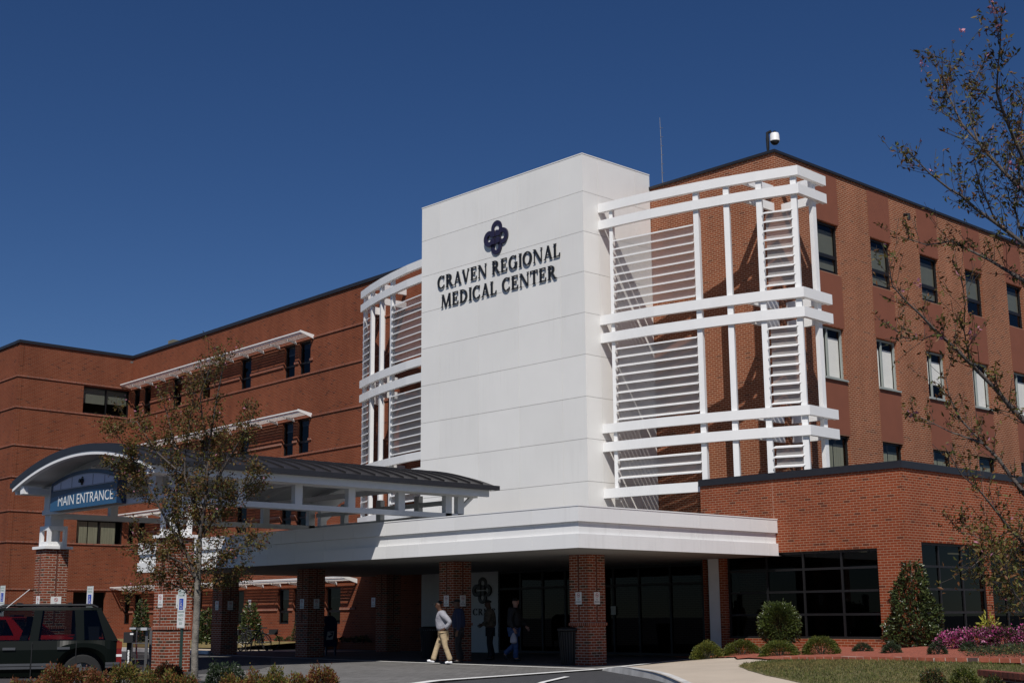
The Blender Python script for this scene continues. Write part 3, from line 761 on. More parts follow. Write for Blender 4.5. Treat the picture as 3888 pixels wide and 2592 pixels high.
# ================================================================ CURVED SUN SCREENS BESIDE THE TOWER
def screen(mirror, label):
    my = (lambda y: 64.62 - y) if mirror else (lambda y: y)
    root = thing('sun_screen', label, 'sun screen', (32, my(25), 8), 'curved white sun screens flanking the tower')
    arc = [(30.59, 28.30), (30.70, 27.3), (30.84, 26.29), (31.13, 24.94), (31.38, 23.95), (31.70, 22.9), (32.13, 21.72)]
    ret = (33.66, 21.77)
    Z = [(13.90, 14.19), (13.34, 13.63), (10.22, 10.52), (9.64, 9.94), (6.79, 7.07), (6.21, 6.50), (4.78, 5.07)]
    w = .14
    def off(i, d):
        a = Vector(arc[max(i - 1, 0)]); c = Vector(arc[min(i + 1, len(arc) - 1)])
        t = (c - a).normalized(); n = Vector((-t.y, t.x))
        if n.x > 0: n = -n
        q = Vector(arc[i]) + n * d
        return q
    outer = [Vector(p) for p in arc]; inner = [off(i, -w) for i in range(len(arc))]
    inner[-1] = Vector((32.13 + w * .95, 21.72 + w))
    for z0, z1 in Z:
        mb = MB()
        if mirror and z0 < 5: z0, z1 = z0, z1
        n = len(arc)
        ol = outer + [Vector(ret)]; il = inner + [Vector((ret[0], ret[1] + w))]
        for i in range(len(ol) - 1):
            P = [ol[i], ol[i + 1], il[i + 1], il[i]]
            P = [Vector((p.x, my(p.y))) for p in P]
            lo = [Vector((p.x, p.y, z0)) for p in P]; hi = [Vector((p.x, p.y, z1)) for p in P]
            mb.face(lo, -UP); mb.face(hi, UP)
            c = sum((p for p in P), Vector((0, 0))) / 4
            def side(a, b_):
                m_ = (P[a] + P[b_]) / 2 - c
                mb.face([lo[a], lo[b_], hi[b_], hi[a]], (m_.x, m_.y, 0))
            side(0, 1); side(2, 3)
            if i == 0: side(3, 0)
            if i == len(ol) - 2: side(1, 2)
        mb.build('ring_beam', WPAINT, root)
    posts = [(30.66, 27.86), (31.18, 24.84), (31.42, 23.85), (31.72, 22.87), (32.10, 21.90), (33.12, 21.80)]
    def tang(x, y):
        return Vector((.23, -.97, 0)).normalized() if y > 23.9 else Vector((.36, -.93, 0)).normalized()
    for i, (x, y) in enumerate(posts):
        t = tang(x, y) if i < 5 else Vector((1, 0, 0))
        n = Vector((t.y, -t.x, 0)); s = .085 if i else .06
        if n.x > 0: n = -n
        c = Vector((x, y, 0)) - n * .13
        if i == 5: c = Vector((x, y + .13, 0))
        c.y = my(c.y); t2 = Vector((t.x, -t.y if mirror else t.y, 0)); n2 = Vector((n.x, -n.y if mirror else n.y, 0))
        mb = MB()
        mb.obox(Vector((c.x, c.y, 9.39)), t2 * s, n2 * .07, UP * 4.65)
        mb.build('post', WPAINT, root)
    for (i0, i1) in ((0, 1), (3, 4)):
        p0, p1 = Vector((*posts[i0], 0)), Vector((*posts[i1], 0))
        p0.y, p1.y = my(p0.y), my(p1.y)
        t = (p1 - p0).normalized(); n = Vector((-abs(t.y), t.x * (1 if t.y < 0 else -1), 0)).normalized()
        a, c = p0 + t * .09, p1 - t * .09
        for zt, zb in ((12.87, 10.66), (9.38, 7.17), (5.91, 5.35)):
            k = round((zt - zb) / .277)
            mb = MB()
            b0, b1 = a - n * .125, c - n * .125
            mb.face([b0 + UP * (zb - .01), b1 + UP * (zb - .01), b1 + UP * (zt + .02), b0 + UP * (zt + .02)], n)
            mb.build('perforated_sheet', PERF, root)
            for j in range(k + 1):
                z = zt - j * .277
                mb = MB()                                       # small rib, tilted up towards the sheet
                mb.bar(a + UP * z, c + UP * z, .012, .042)
                mb.obox((a + c) / 2 - n * .063 + UP * (z + .03), (c - a) / 2 * .998, n * .053 - UP * .022, (n * .022 + UP * .053).normalized() * .004)
                mb.build('louver_rib', WPAINT, root)
    for z0, z1 in Z[:6]:
        mb = MB()
        mb.box(31.66, my(23.33), z0 + .01, 33.175, my(23.43), z1 - .02)
        mb.build('wall_arm', WPAINT, root)
        if not mirror:
            mb = MB(); mb.box(33.42, 21.92, z0 + .01, 33.52, 23.245, z1 - .02); mb.build('wall_arm', WPAINT, root)
    mb = MB()
    for k in range(6): mb.box(31.8, my(23.46), Z[k][0] + .06, 31.95, my(23.50), Z[k][0] + .2)
    return root
screen(False, 'curved white louvred sun screen wrapping the brick corner right of the tower')
screen(True, 'curved white louvred sun screen on the left side of the tower')

# ================================================================ ARCHED DROP-OFF CANOPY
def gable():
    k = .986
    G = lambda x, y, z: Vector((x * k, y * k, CAM_Z + (z - CAM_Z) * k))
    b = thing('arched_canopy', 'drop-off canopy with arched dark metal roof and white timber trusses', 'canopy', G(21, 33.6, 0))
    yc, hw = 33.6, 4.0
    xa, xe = 16.0, 27.2
    crown = 5.73; rise = .66
    RR = (hw * hw + rise * rise) / (2 * rise)
    def za(y, off=0): return crown - RR + math.sqrt(max(0, (RR + off) ** 2 - (y - yc) ** 2))
    ny = 40
    ys = [yc - hw + 2 * hw * i / ny for i in range(ny + 1)]
    def vault(mb, x0, x1, o0, o1, y0=-hw, y1=hw):
        yy = [yc + y0 + (y1 - y0) * i / ny for i in range(ny + 1)]
        for i in range(ny):
            a, c = yy[i], yy[i + 1]
            T = [G(x0, a, za(a, o1)), G(x1, a, za(a, o1)), G(x1, c, za(c, o1)), G(x0, c, za(c, o1))]
            B = [G(x0, a, za(a, o0)), G(x1, a, za(a, o0)), G(x1, c, za(c, o0)), G(x0, c, za(c, o0))]
            mb.face(T, UP); mb.face(B, -UP)
            mb.face([T[0], T[3], B[3], B[0]], (-1, 0, 0)); mb.face([T[1], T[2], B[2], B[1]], (1, 0, 0))
        for y_, s_ in ((yy[0], -1), (yy[-1], 1)):
            mb.face([G(x0, y_, za(y_, o0)), G(x1, y_, za(y_, o0)), G(x1, y_, za(y_, o1)), G(x0, y_, za(y_, o1))], (0, s_, 0))
    mb = MB(); vault(mb, xa, xe, -.10, 0); r = mb.build('metal_roof', ROOFM, b)
    x = xa + .25; mb = MB()
    while x < xe - .1:
        vault(mb, x, x + .035, .003, .05, -hw + .02, hw - .02); x += .5
    mb.build('standing_seams', ROOFM, r)
    mb = MB(); vault(mb, xa - .035, xa - .001, -.175, .02); mb.build('front_fascia', COPING, r)
    mb = MB(); vault(mb, xa - .02, xa + .12, -.262, -.1752, -hw + .03, hw - .03); mb.build('white_edge_trim', WPAINT, r)
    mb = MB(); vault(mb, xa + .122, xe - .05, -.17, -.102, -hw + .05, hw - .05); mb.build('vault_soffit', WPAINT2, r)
    for s in (-1, 1):
        ye = yc + s * (hw + .06)
        mb = MB(); p, q = G(xa - .03, ye, 4.985), G(xe + .12, ye, 4.985)
        mb.bar(p, q, .14 * k, .135 * k); mb.build('gutter', COPING, b)
        mb = MB(); mb.bar(G(xa + .06, yc + s * (hw - .10), 4.82), G(xe - .15, yc + s * (hw - .10), 4.82), .10, .19); mb.build('eave_board', WPAINT2, b)
    px_ = [17.02, 18.82, 20.57, 22.32, 24.07, 25.83]
    for s in (-1, 1):
        yt = yc + s * 3.45
        mb = MB(); mb.bar(G(16.9, yt, 4.14), G(26.4, yt, 4.14), .18, .14); mb.build('truss_chord', WPAINT2, b)
        mb = MB(); mb.bar(G(xa + .15, yt, 4.80), G(26.95, yt, 4.80), .20, .17); mb.build('truss_plate', WPAINT2, b)
        for x_ in px_ + [26.30]:
            z0 = 4.21 if x_ < 25 else 3.86
            mb = MB(); c = G(x_, yt, (z0 + 4.715) / 2); mb.obox(c, (.115, 0, 0), (0, .09, 0), UP * (4.715 - z0) / 2 * k); mb.build('truss_post', WPAINT2, b)
        mb = MB(); mb.bar(G(26.40, yt, 4.42), G(26.78, yt, 4.72), .10, .10); mb.build('eave_brace', WPAINT2, b)
    for x_ in px_:
        mb = MB()
        yy = [yc - 3.4 + 6.8 * i / 20 for i in range(21)]
        for i in range(20):
            a, c = yy[i], yy[i + 1]
            P = [G(x_ - .06, a, za(a, -.32)), G(x_ - .06, c, za(c, -.32)), G(x_ - .06, c, za(c, -.172)), G(x_ - .06, a, za(a, -.172))]
            mb.prism(P, (.12 * k, 0, 0))
        mb.build('arched_rib', WPAINT2, b)
    for x_ in (20.57, 24.07):
        mb = MB(); mb.bar(G(x_, yc - 3.35, 4.81), G(x_, yc + 3.35, 4.81), .14, .14); mb.build('tie_beam', WPAINT2, b)
    for x_, zz in ((26.05, 4.55), (26.05, 4.14)):
        mb = MB(); mb.bar(G(x_, yc - 3.35, zz), G(x_, yc + 3.35, zz), .12, .13); mb.build('tie_beam', WPAINT2, b)
    for f in (-.55, .0, .55):
        mb = MB(); c = G(26.05, yc + f * 3.4, 4.3); mb.obox(c, (.08, 0, 0), (0, .11, 0), UP * .52); mb.build('rear_post', WPAINT2, b)
    # front truss that carries the sign
    mb = MB(); mb.bar(G(16.9, yc - 3.75, 4.235), G(16.9, yc + 3.75, 4.235), .2, .13); mb.build('front_chord', WPAINT2, b)
    mb = MB(); mb.bar(G(16.9, yc - 3.7, 4.905), G(16.9, yc + 3.7, 4.905), .2, .11); mb.build('front_chord', WPAINT2, b)
    for y_ in (yc - 3.55, yc + 3.48, yc - 2.55, yc + 2.72):
        mb = MB(); c = G(16.9, y_, 4.575); mb.obox(c, (.095, 0, 0), (0, .17, 0), UP * .275 * k); mb.build('front_post', WPAINT2, b)
    for y_ in (yc - 1.22, yc, yc + 1.22):
        zt = za(y_, -.32)
        mb = MB(); c = G(17.0, y_, (4.96 + zt) / 2); mb.obox(c, (.07, 0, 0), (0, .09, 0), UP * (zt - 4.96) / 2 * k); mb.build('king_post', WPAINT2, b)
    for y_ in (yc - 3.75, yc + 3.5):
        mb = MB(); c = G(16.32, y_, 4.83); mb.obox(c, (.26, 0, 0), (0, .10, 0), UP * .11); mb.build('eave_bracket', WPAINT, b)
    # two brick columns with white lantern boxes
    for y_ in (30.33, 37.23):
        c = G(17.12, y_, 0)
        h = G(0, 0, 3.21).z
        pr = pier_fn(c.x - .33, c.y - .33, b, .66, h)
        mb = MB(); mb.box(c.x - .41, c.y - .41, h, c.x + .41, c.y + .41, h + .075); mb.build('cap_slab', WPAINT, pr)
        zb, zt = h + .077, h + .64
        mb = MB(); q = .28; t = .075
        for sx in (-1, 1):
            for sy in (-1, 1): mb.box(c.x + sx * q, c.y + sy * q, zb, c.x + sx * (q - t * 1.3), c.y + sy * (q - t * 1.3), zt)
        for z0, z1 in ((zb, zb + .13), (zt - .12, zt)):
            for s in (-1, 1):
                mb.box(c.x - q + .1, c.y + s * (q - .002), z0 + .001, c.x + q - .1, c.y + s * (q - t), z1 - .001)
                mb.box(c.x + s * (q - .002), c.y - q + .1, z0 + .001, c.x + s * (q - t), c.y + q - .1, z1 - .001)
        mb.box(c.x - .1, c.y - .1, zb + .002, c.x + .1, c.y + .1, zt - .002)
        mb.build('lantern_box', WPAINT, pr)
        mb = MB(); mb.box(c.x - .19, c.y - .19, zt, c.x + .19, c.y + .19, G(0, 0, 4.17).z); mb.build('neck_post', WPAINT2, pr)
    # hanging sign
    s = thing('entrance_sign', 'blue MAIN ENTRANCE sign with arched top under the curved roof', 'sign', G(16.7, 34.2, 4.6))
    x0, x1, y0, y1, z0, zs_, zm = 16.52, 16.79, 32.36, 36.24, 4.19, 4.95, 5.20
    def arcz(y, d=0): return zs_ - d + (zm - zs_) * (1 - ((y - (y0 + y1) / 2) / ((y1 - y0) / 2)) ** 2)
    yy = [y0 + (y1 - y0) * i / 24 for i in range(25)]
    mb = MB(); mb.prism([G(x0, y0, z0), G(x0, y1, z0)] + [G(x0, y, arcz(y)) for y in yy[::-1]], (.27 * k, 0, 0)); body = mb.build('sign_body', BLUE1, s)
    f = Face(G(x0, 0, 0), (0, 1, 0), (-1, 0, 0))
    fz = lambda z: CAM_Z + (z - CAM_Z) * k
    a0, a1 = y0 + .13, y1 - .13
    def strip(lo, hi, d, m, nm, a=a0, c=a1):
        mb = MB(); n = 22
        q = [a + (c - a) * i / n for i in range(n + 1)]
        mb.prism([f.p(y * k, fz(lo(y)), d - .004) for y in q] + [f.p(y * k, fz(hi(y)), d - .004) for y in q[::-1]], (-.004, 0, 0))
        return mb.build(nm, m, s)
    strip(lambda y: 4.725, lambda y: arcz(y, .085), .004, INK, 'arch_border')
    strip(lambda y: 4.745, lambda y: arcz(y, .105), .0085, LAV, 'arch_panel', a0 + .03, a1 - .03)
    strip(lambda y: 4.757, lambda y: 4.765, .013, INK, 'arch_line', a0 + .05, a1 - .05)
    strip(lambda y: arcz(y, .125), lambda y: arcz(y, .118), .013, INK, 'arch_line', a0 + .1, a1 - .1)
    for y_ in (33.05, 33.72, 34.95, 35.62):
        strip(lambda y: 4.77, lambda y: arcz(y, .13), .013, INK, 'arch_line', y_ - .008, y_ + .008)
    strip(lambda y: z0 + .002, lambda y: 4.56 + .10 * math.sin((y - y0) / (y1 - y0) * math.pi), .004, BLUE2, 'blue_band', y0 + .004, y1 - .004)
    emblem(f, 34.32 * k, fz(4.905), .085, .115, .002, INK, s, d0=.013)
    # slender white capitals
    fc = bpy.data.curves.new('txt', 'FONT'); fc.body = 'MAIN ENTRANCE'; fc.size = 1
    to = bpy.data.objects.new('txt', fc); COL.objects.link(to)
    dg = bpy.context.evaluated_depsgraph_get(); me = bpy.data.meshes.new_from_object(to.evaluated_get(dg))
    bpy.data.objects.remove(to)
    co = np.array([v.co for v in me.vertices]); mn, mx = co.min(0), co.max(0)
    al, ar = 35.74, 32.55; zb_, zt_ = 4.305, 4.575
    for v in me.vertices:
        u_ = (v.co.x - mn[0]) / (mx[0] - mn[0]); w_ = (v.co.y - mn[1]) / (mx[1] - mn[1])
        v.co = f.p((al + (ar - al) * u_) * k, fz(zb_ + (zt_ - zb_) * w_), .010)
    me.materials.clear(); me.materials.append(SIGNW); me.name = 'lettering'
    o = bpy.data.objects.new('lettering', me); COL.objects.link(o); attach(o, s)
gable()

# ---------------------------------------------------------------- text helper and small signs
def flat_text(txt, face_p, width, height, mat, parent, name='lettering'):
    """face_p(u, w) maps 0..1 text box to a point"""
    fc = bpy.data.curves.new('txt', 'FONT'); fc.body = txt; fc.size = 1; fc.align_x = 'CENTER'
    to = bpy.data.objects.new('txt', fc); COL.objects.link(to)
    dg = bpy.context.evaluated_depsgraph_get(); me = bpy.data.meshes.new_from_object(to.evaluated_get(dg))
    bpy.data.objects.remove(to)
    co = np.array([v.co for v in me.vertices]); mn, mx = co.min(0), co.max(0)
    for v in me.vertices:
        v.co = face_p((v.co.x - mn[0]) / (mx[0] - mn[0]), (v.co.y - mn[1]) / (mx[1] - mn[1]))
    me.materials.append(mat); me.name = name
    o = bpy.data.objects.new(name, me); COL.objects.link(o); attach(o, parent)
    return o
def no_smoking(face, a, z, label, w=.215, h=.31):
    """a: centre along the face; sgn chosen so that text reads left to right"""
    s = thing('no_smoking_sign', label, 'sign', face.p(a, z), 'white no smoking signs on the brick piers')
    r_ = 1 if face.u.dot(RIGHT) > 0 else -1
    mb = MB(); face.slab(mb, a - w / 2, a + w / 2, z - h / 2, z + h / 2, .004, .011); mb.build('plate', SIGNW, s)
    P = lambda x, y, d: face.p(a + r_ * x, z + y, d)
    mb = MB()
    for q in ring(arc_pts(0, h * .24, .055, .055, 0, 360, 24), arc_pts(0, h * .24, .044, .044, 0, 360, 24)): mb.face([P(x, y, .014) for x, y in q], face.n)
    mb.face([P(x, y, .015) for x, y in ((-.036, h * .24 + .03), (-.03, h * .24 + .036), (.036, h * .24 - .03), (.03, h * .24 - .036))], face.n)
    mb.build('prohibition_ring', RED, s)
    mb = MB(); mb.face([P(x, y, .013) for x, y in ((-.032, h * .24 - .006), (.032, h * .24 - .006), (.032, h * .24 + .006), (-.032, h * .24 + .006))], face.n); mb.build('cigarette', INK, s)
    flat_text('NO', lambda u, v: P(-.03 + .06 * u, -h * .17 + .04 * v, .013), 0, 0, INK, s)
    flat_text('SMOKING', lambda u, v: P(-w * .42 + w * .84 * u, -h * .38 + .045 * v, .013), 0, 0, INK, s)
def fx_(x): return Face((x, 0, 0), (0, 1, 0), (-1, 0, 0))
def fy_(y): return Face((0, y, 0), (1, 0, 0), (0, -1, 0))
for (x, y, d) in ((25.79, 24.49, 'the corner pier'), (25.79, 29.78, 'the pier behind the walking man'), (25.79, 37.02, 'the pier next to the mailbox'), (25.79, 42.26, 'the shaded pier left of the bicycle')):
    no_smoking(fx_(x), y + .33, 1.70, 'white no smoking sign on the left face of ' + d)
    no_smoking(fy_(y), x + .33, 1.70, 'white no smoking sign on the right face of ' + d)
kx, ky1, ky2 = 17.12 * .986 - .33, 30.33 * .986 - .33, 37.23 * .986 - .33
no_smoking(fx_(kx), ky1 + .33, 1.68, 'sunlit no smoking sign on the left face of the near brick column', .215, .31)
no_smoking(fy_(ky1), kx + .36, 1.66, 'sunlit no smoking sign on the near column, half covered by the reserved parking sign', .27, .31)
no_smoking(fx_(kx), ky2 + .33, 1.74, 'sunlit no smoking sign on the narrow left face of the far brick column', .215, .31)
no_smoking(fy_(ky2), kx + .36, 1.72, 'sunlit no smoking sign on the wide face of the far brick column', .30, .31)
for (fa, px, py, d) in ((F_L, 1418, 2285, 'brick wall in the deep shade beside the mailbox'), (F_L, 948, 2292, 'brick wall right of the second young magnolia'), (F_L, 451, 2298, 'brick wall beside the dark side door')):
    a, z = fa.at(px, py)
    no_smoking(fa, a, z, 'small no smoking sign on the ' + d, .26, .36)

# ================================================================ GROUND
Tip = Vector((24.0, 22.38)); K2 = Vector((20.72, 17.63)); W3 = Vector((32.6, 26.0))
kd = (K2 - Tip).normalized(); wd = (W3 - Tip).normalized()
def seg_d(p, a, d):
    t = (p - a).dot(d); return t, abs((p - a).x * d.y - (p - a).y * d.x)
def hgt(x, y):
    p = Vector((x, y))
    tk, dk = seg_d(p, Tip, kd); tw, dw = seg_d(p, Tip, wd)
    if tw < 0: dw = (p - Tip).length
    v = min(.085 * dw, .13 + .030 * dk)
    if tk > 0: v = min(v, .13 * min(1, .12 + tk / 2.2) + .05 * dk)
    f = min(1, max(0, (.687 * x + .7267 * y - 22) / 6))
    return max(.0, min(v, .40)) * f * f * (3 - 2 * f)
def in_zone(x, y):
    p = Vector((x, y)) - Tip
    return kd.x * p.y - kd.y * p.x > 0
def base_z(x, y):                             # falls away gently towards the photographer
    dd = .687 * x + .7267 * y
    s = min(1, max(0, (28.5 - dd) / 9)); s = s * s * (3 - 2 * s)
    return -.42 * s
def GT(px, py):
    z = .1
    for _ in range(25):
        p = GP(px, py, min(z, 1.0)); z2 = hgt(p.x, p.y); z = .6 * z + .4 * z2
    return Vector((p.x, p.y, hgt(p.x, p.y)))
def sheet(name, poly, zf, mat, step=.6, kind='structure'):
    pts = []
    n = len(poly)
    for i in range(n):
        a, b = Vector(poly[i][:2]), Vector(poly[(i + 1) % n][:2])
        m = max(1, int((b - a).length / step))
        for j in range(m): pts.append(a + (b - a) * j / m)
    nb = len(pts); edges = [(i, (i + 1) % nb) for i in range(nb)]
    x0, x1 = min(p.x for p in pts), max(p.x for p in pts); y0, y1 = min(p.y for p in pts), max(p.y for p in pts)
    nx, ny = int((x1 - x0) / step), int((y1 - y0) / step)
    for i in range(1, nx):
        for j in range(1, ny):
            pts.append(Vector((x0 + (i + .5 * (j % 2)) * step, y0 + j * step)))
    v, e, f, *_ = delaunay_2d_cdt(pts, edges, [list(range(nb))], 1, 1e-4)
    mb = MB(); mb.v = [(p.x, p.y, zf(p.x, p.y)) for p in v]
    for q in f:
        a, b, c = (Vector(mb.v[i]) for i in q[:3])
        mb.f.append(tuple(q) if (b - a).cross(c - a).z > 0 else tuple(q[::-1])); mb.m.append(0)
    o = mb.build(name, mat)
    if kind: o['kind'] = kind
    return o
def ground():
    g = [-600, -200, -80, -40, -30, -20, -10] + [-6 + .8 * i for i in range(80)] + [62, 70, 90, 130, 250, 600]
    mb = MB(); n = len(g)
    mb.v = [(x, y, base_z(x, y) - .012) for x in g for y in g]
    for i in range(n - 1):
        for j in range(n - 1): mb.f.append((i * n + j, (i + 1) * n + j, (i + 1) * n + j + 1, i * n + j + 1)); mb.m.append(0)
    o = mb.build('ground', ASPH); o['kind'] = 'structure'
    # pavers between the driveway edge and the building
    farL = Vector((33.0, 46)); 
    pv = [(24.0, 22.38), (16.2, 20.6), (9, 26), (17.0, 46.5), (26.5, 46.5), (33.0, 44.2), (33.0, 25.3), (32.6, 26.0)]
    sheet('paver_plaza', pv, lambda x, y: base_z(x, y) + .004, PAVER, 1.5)
    sheet('asphalt_drive', [(9, 26.0), (9, 52), (24.4, 52), (24.4, 37.0), (20.6, 31.2), (19.2, 29.6), (15.5, 27.5)], lambda x, y: base_z(x, y) + .009, ASPH, 1.5)
    mb = MB()
    def stripe(p, q, w, z=.014):
        p, q = Vector(p), Vector(q); d = (q - p).normalized(); nn = Vector((-d.y, d.x)) * w / 2
        m = max(1, int((q - p).length / 1.5))
        for i in range(m):
            a, b = p + (q - p) * i / m, p + (q - p) * (i + 1) / m
            zz = lambda u: max(base_z(u.x, u.y), 0 if u.y > 21 else base_z(u.x, u.y)) + z
            mb.face([(a.x + nn.x, a.y + nn.y, zz(a)), (b.x + nn.x, b.y + nn.y, zz(b)), (b.x - nn.x, b.y - nn.y, zz(b)), (a.x - nn.x, a.y - nn.y, zz(a))], UP)
    stripe((24.06, 22.6), (24.75, 33.0), .2); stripe((24.75, 33.0), (25.6, 42.0), .2)
    stripe((24.2, 22.55), (16.2, 20.75), .26, .018); stripe((24.0, 22.5), (32.6, 26.05), .17, .022)
    stripe((20.6, 20.2), (16.0, 17.6), .12, .022)
    o = mb.build('painted_edge_lines', STRIPE); o['kind'] = 'structure'
    # kerbed walk, lawn and planting bed
    far = Vector((10.0, 2.2))
    zone = [Tip + wd * .05, K2, far, (20, -6), (46, -6), (46, 18.45), (31.42, 18.45), (31.42, 25.2), W3]
    sheet('concrete_walk', zone, lambda x, y: hgt(x, y) + .004 + base_z(x, y), CONC, .3)
    mb = MB()
    pts = [Tip + kd * (i * .6) for i in range(42)]
    nk = Vector((kd.y, -kd.x)); 
    if not in_zone(*(Tip + kd * 2 + nk)): nk = -nk
    for i in range(len(pts) - 1):
        a, b = pts[i], pts[i + 1]
        za, zb = hgt(*(a + nk * .03)) + base_z(*a), hgt(*(b + nk * .03)) + base_z(*b)
        for (o0, o1, u0, u1) in ((0, .02, 0, 1), (.02, .17, 1, 1)):
            h0 = (-.03 + base_z(*a), -.03 + base_z(*b)) if u0 == 0 else (za + .014, zb + .014)
            h1 = (za + .014, zb + .014)
            p0, p1, q0, q1 = a + nk * o0, b + nk * o0, a + nk * o1, b + nk * o1
            mb.face([(p0.x, p0.y, h0[0]), (p1.x, p1.y, h0[1]), (q1.x, q1.y, h1[1]), (q0.x, q0.y, h1[0])], (-nk.x, -nk.y, 1))
    o = mb.build('kerb', KERBM); o['kind'] = 'structure'
    lawn = [GT(*p) for p in ((2806, 2531), (2830, 2522), (2890, 2514), (2960, 2509), (3100, 2508), (3200, 2508), (3400, 2510), (3551, 2513), (3760, 2514), (3900, 2519), (4300, 2530), (4300, 2660), (3700, 2660), (3400, 2615), (3222, 2592), (3060, 2572), (2904, 2553), (2840, 2542))]
    sheet('lawn', lawn, lambda x, y: hgt(x, y) + .012 + base_z(x, y), LAWNM, .3)
    bed = [GT(*p) for p in ((2548, 2495), (2640, 2498), (2800, 2503), (2960, 2508), (3200, 2507), (3400, 2509), (3551, 2511), (3760, 2513), (3900, 2517), (4300, 2528))]
    bed += [Vector((40, 17.9, 0)), Vector((40, 18.48, 0)), Vector((31.40, 18.48, 0)), Vector((31.36, 25.1, 0))]
    rnd = random.Random(3)
    sheet('mulch_bed', bed, lambda x, y: hgt(x, y) + .022 + rnd.uniform(0, .02) + (.05 * max(0, math.sin(x * 1.3 + y * 2.1)) if x > 29.6 else 0), MULCH, .3)
    # strip of beds at the foot of the left wing
    sheet('mulch_bed', [F_L.p(LY(45.5), 0, 0), F_L.p(LY(66), 0, 0), F_L.p(LY(66), 0, 1.0), F_L.p(LY(45.5), 0, 1.0)], lambda x, y: .29 + rnd.uniform(0, .03), MULCH, .5)
    sheet('lawn', [F_L.p(LY(46.5), 0, .99), F_L.p(LY(66), 0, .99), F_L.p(LY(66), 0, 4.4), F_L.p(LY(48), 0, 3.4)], lambda x, y: .31 - .09 * max(0, (F_L.p(0, 0).x + y * .04 - x) - .9), plain('dry_grass', (.17, .13, .045), .95, var=.3, scale=3), .8)
    sheet('concrete_walk', [F_L.p(LY(41.2), 0, 1.4), F_L.p(LY(48), 0, 3.38), F_L.p(LY(66), 0, 4.38), F_L.p(LY(66), 0, 5.8), F_L.p(LY(48), 0, 5.3), F_L.p(LY(41.2), 0, 3.6)], lambda x, y: .025 + (.0 if y > 47 else 0), CONC, 1.2)
    mb = MB(); a, c = F_L.p(LY(44), 0, 5.6), F_L.p(LY(66), 0, 5.81)
    mb.bar(Vector((26.2, 43.6, .05)), Vector((28.3, 66, .05)), .16, .14)
    o = mb.build('kerb', KERBM); o['kind'] = 'structure'
ground()

def edging():
    mb = MB(); rnd = random.Random(5)
    path = [GT(*p) for p in ((2978, 2508), (3100, 2508), (3200, 2508), (3400, 2510), (3551, 2513), (3760, 2514), (3880, 2518), (4200, 2528))]
    for i in range(len(path) - 1):
        a, b = path[i], path[i + 1]; L = (b - a).length; m = max(1, round(L / .207))
        for j in range(m):
            p, q = a + (b - a) * ((j + .03) / m), a + (b - a) * ((j + .97) / m)
            z = hgt(p.x, p.y) + .052
            jz = rnd.uniform(-.004, .004)
            mb.bar((p.x, p.y, z + jz), (q.x, q.y, z + jz), .095, .085, mi=0 if rnd.random() > .1 else 1)
        mb.bar((a.x, a.y, (a.z + hgt(b.x, b.y)) / 2 + .050), (b.x, b.y, (a.z + hgt(b.x, b.y)) / 2 + .050), .088, .08, mi=2)
    return tag(mb.build('brick_edging', [plain('edging_brick', (.28, .075, .04), .85, var=.35, scale=4), plain('dark_edging_brick', (.07, .04, .035), .9), plain('edging_mortar', (.5, .42, .36), .9)]), 'single row of red edging bricks between lawn and mulch bed', 'edging')
edging()

def planter():
    t = thing('planter_wall', 'low dark red brick planter wall at the lower right edge', 'wall', AT(3712, 2600, 25))
    a = AT(3712, 2540, 25.0); c = AT(3960, 2560, 22.4)
    d = Vector((c.x - a.x, c.y - a.y, 0)).normalized(); n = Vector((d.y, -d.x, 0))
    if n.dot(FWD) > 0: n = -n
    zt = a.z; b = Vector((a.x, a.y, 0)); L = 4.5
    mb = MB()
    mb.obox(b + d * L / 2 - n * .10 + UP * (zt - .11 - .35), d * L / 2, n * .095, UP * .35); mb.obox(b + d * .1 - n * 1.2 + UP * (zt - .46), d * .1, n * 1.0, UP * .349)
    dk = brick('planter_brick', (.16, .045, .03), (.12, .035, .025), (.07, .03, .025), (.25, .22, .2), dark_share=.15)
    mb.build('wall_body', dk, t)
    mb = MB(); k = 0
    while k * .0677 < L:
        p = b + d * (k * .0677 + .03) - n * .10; mb.obox(p + UP * (zt - .055), d * .029, n * .11, UP * .053, mi=k % 3 % 2); k += 1
    mb.build('rowlock_cap', [plain('cap_brick', (.19, .05, .032), .85, var=.3), plain('cap_brick_dark', (.13, .038, .028), .85, var=.3)], t)
planter()

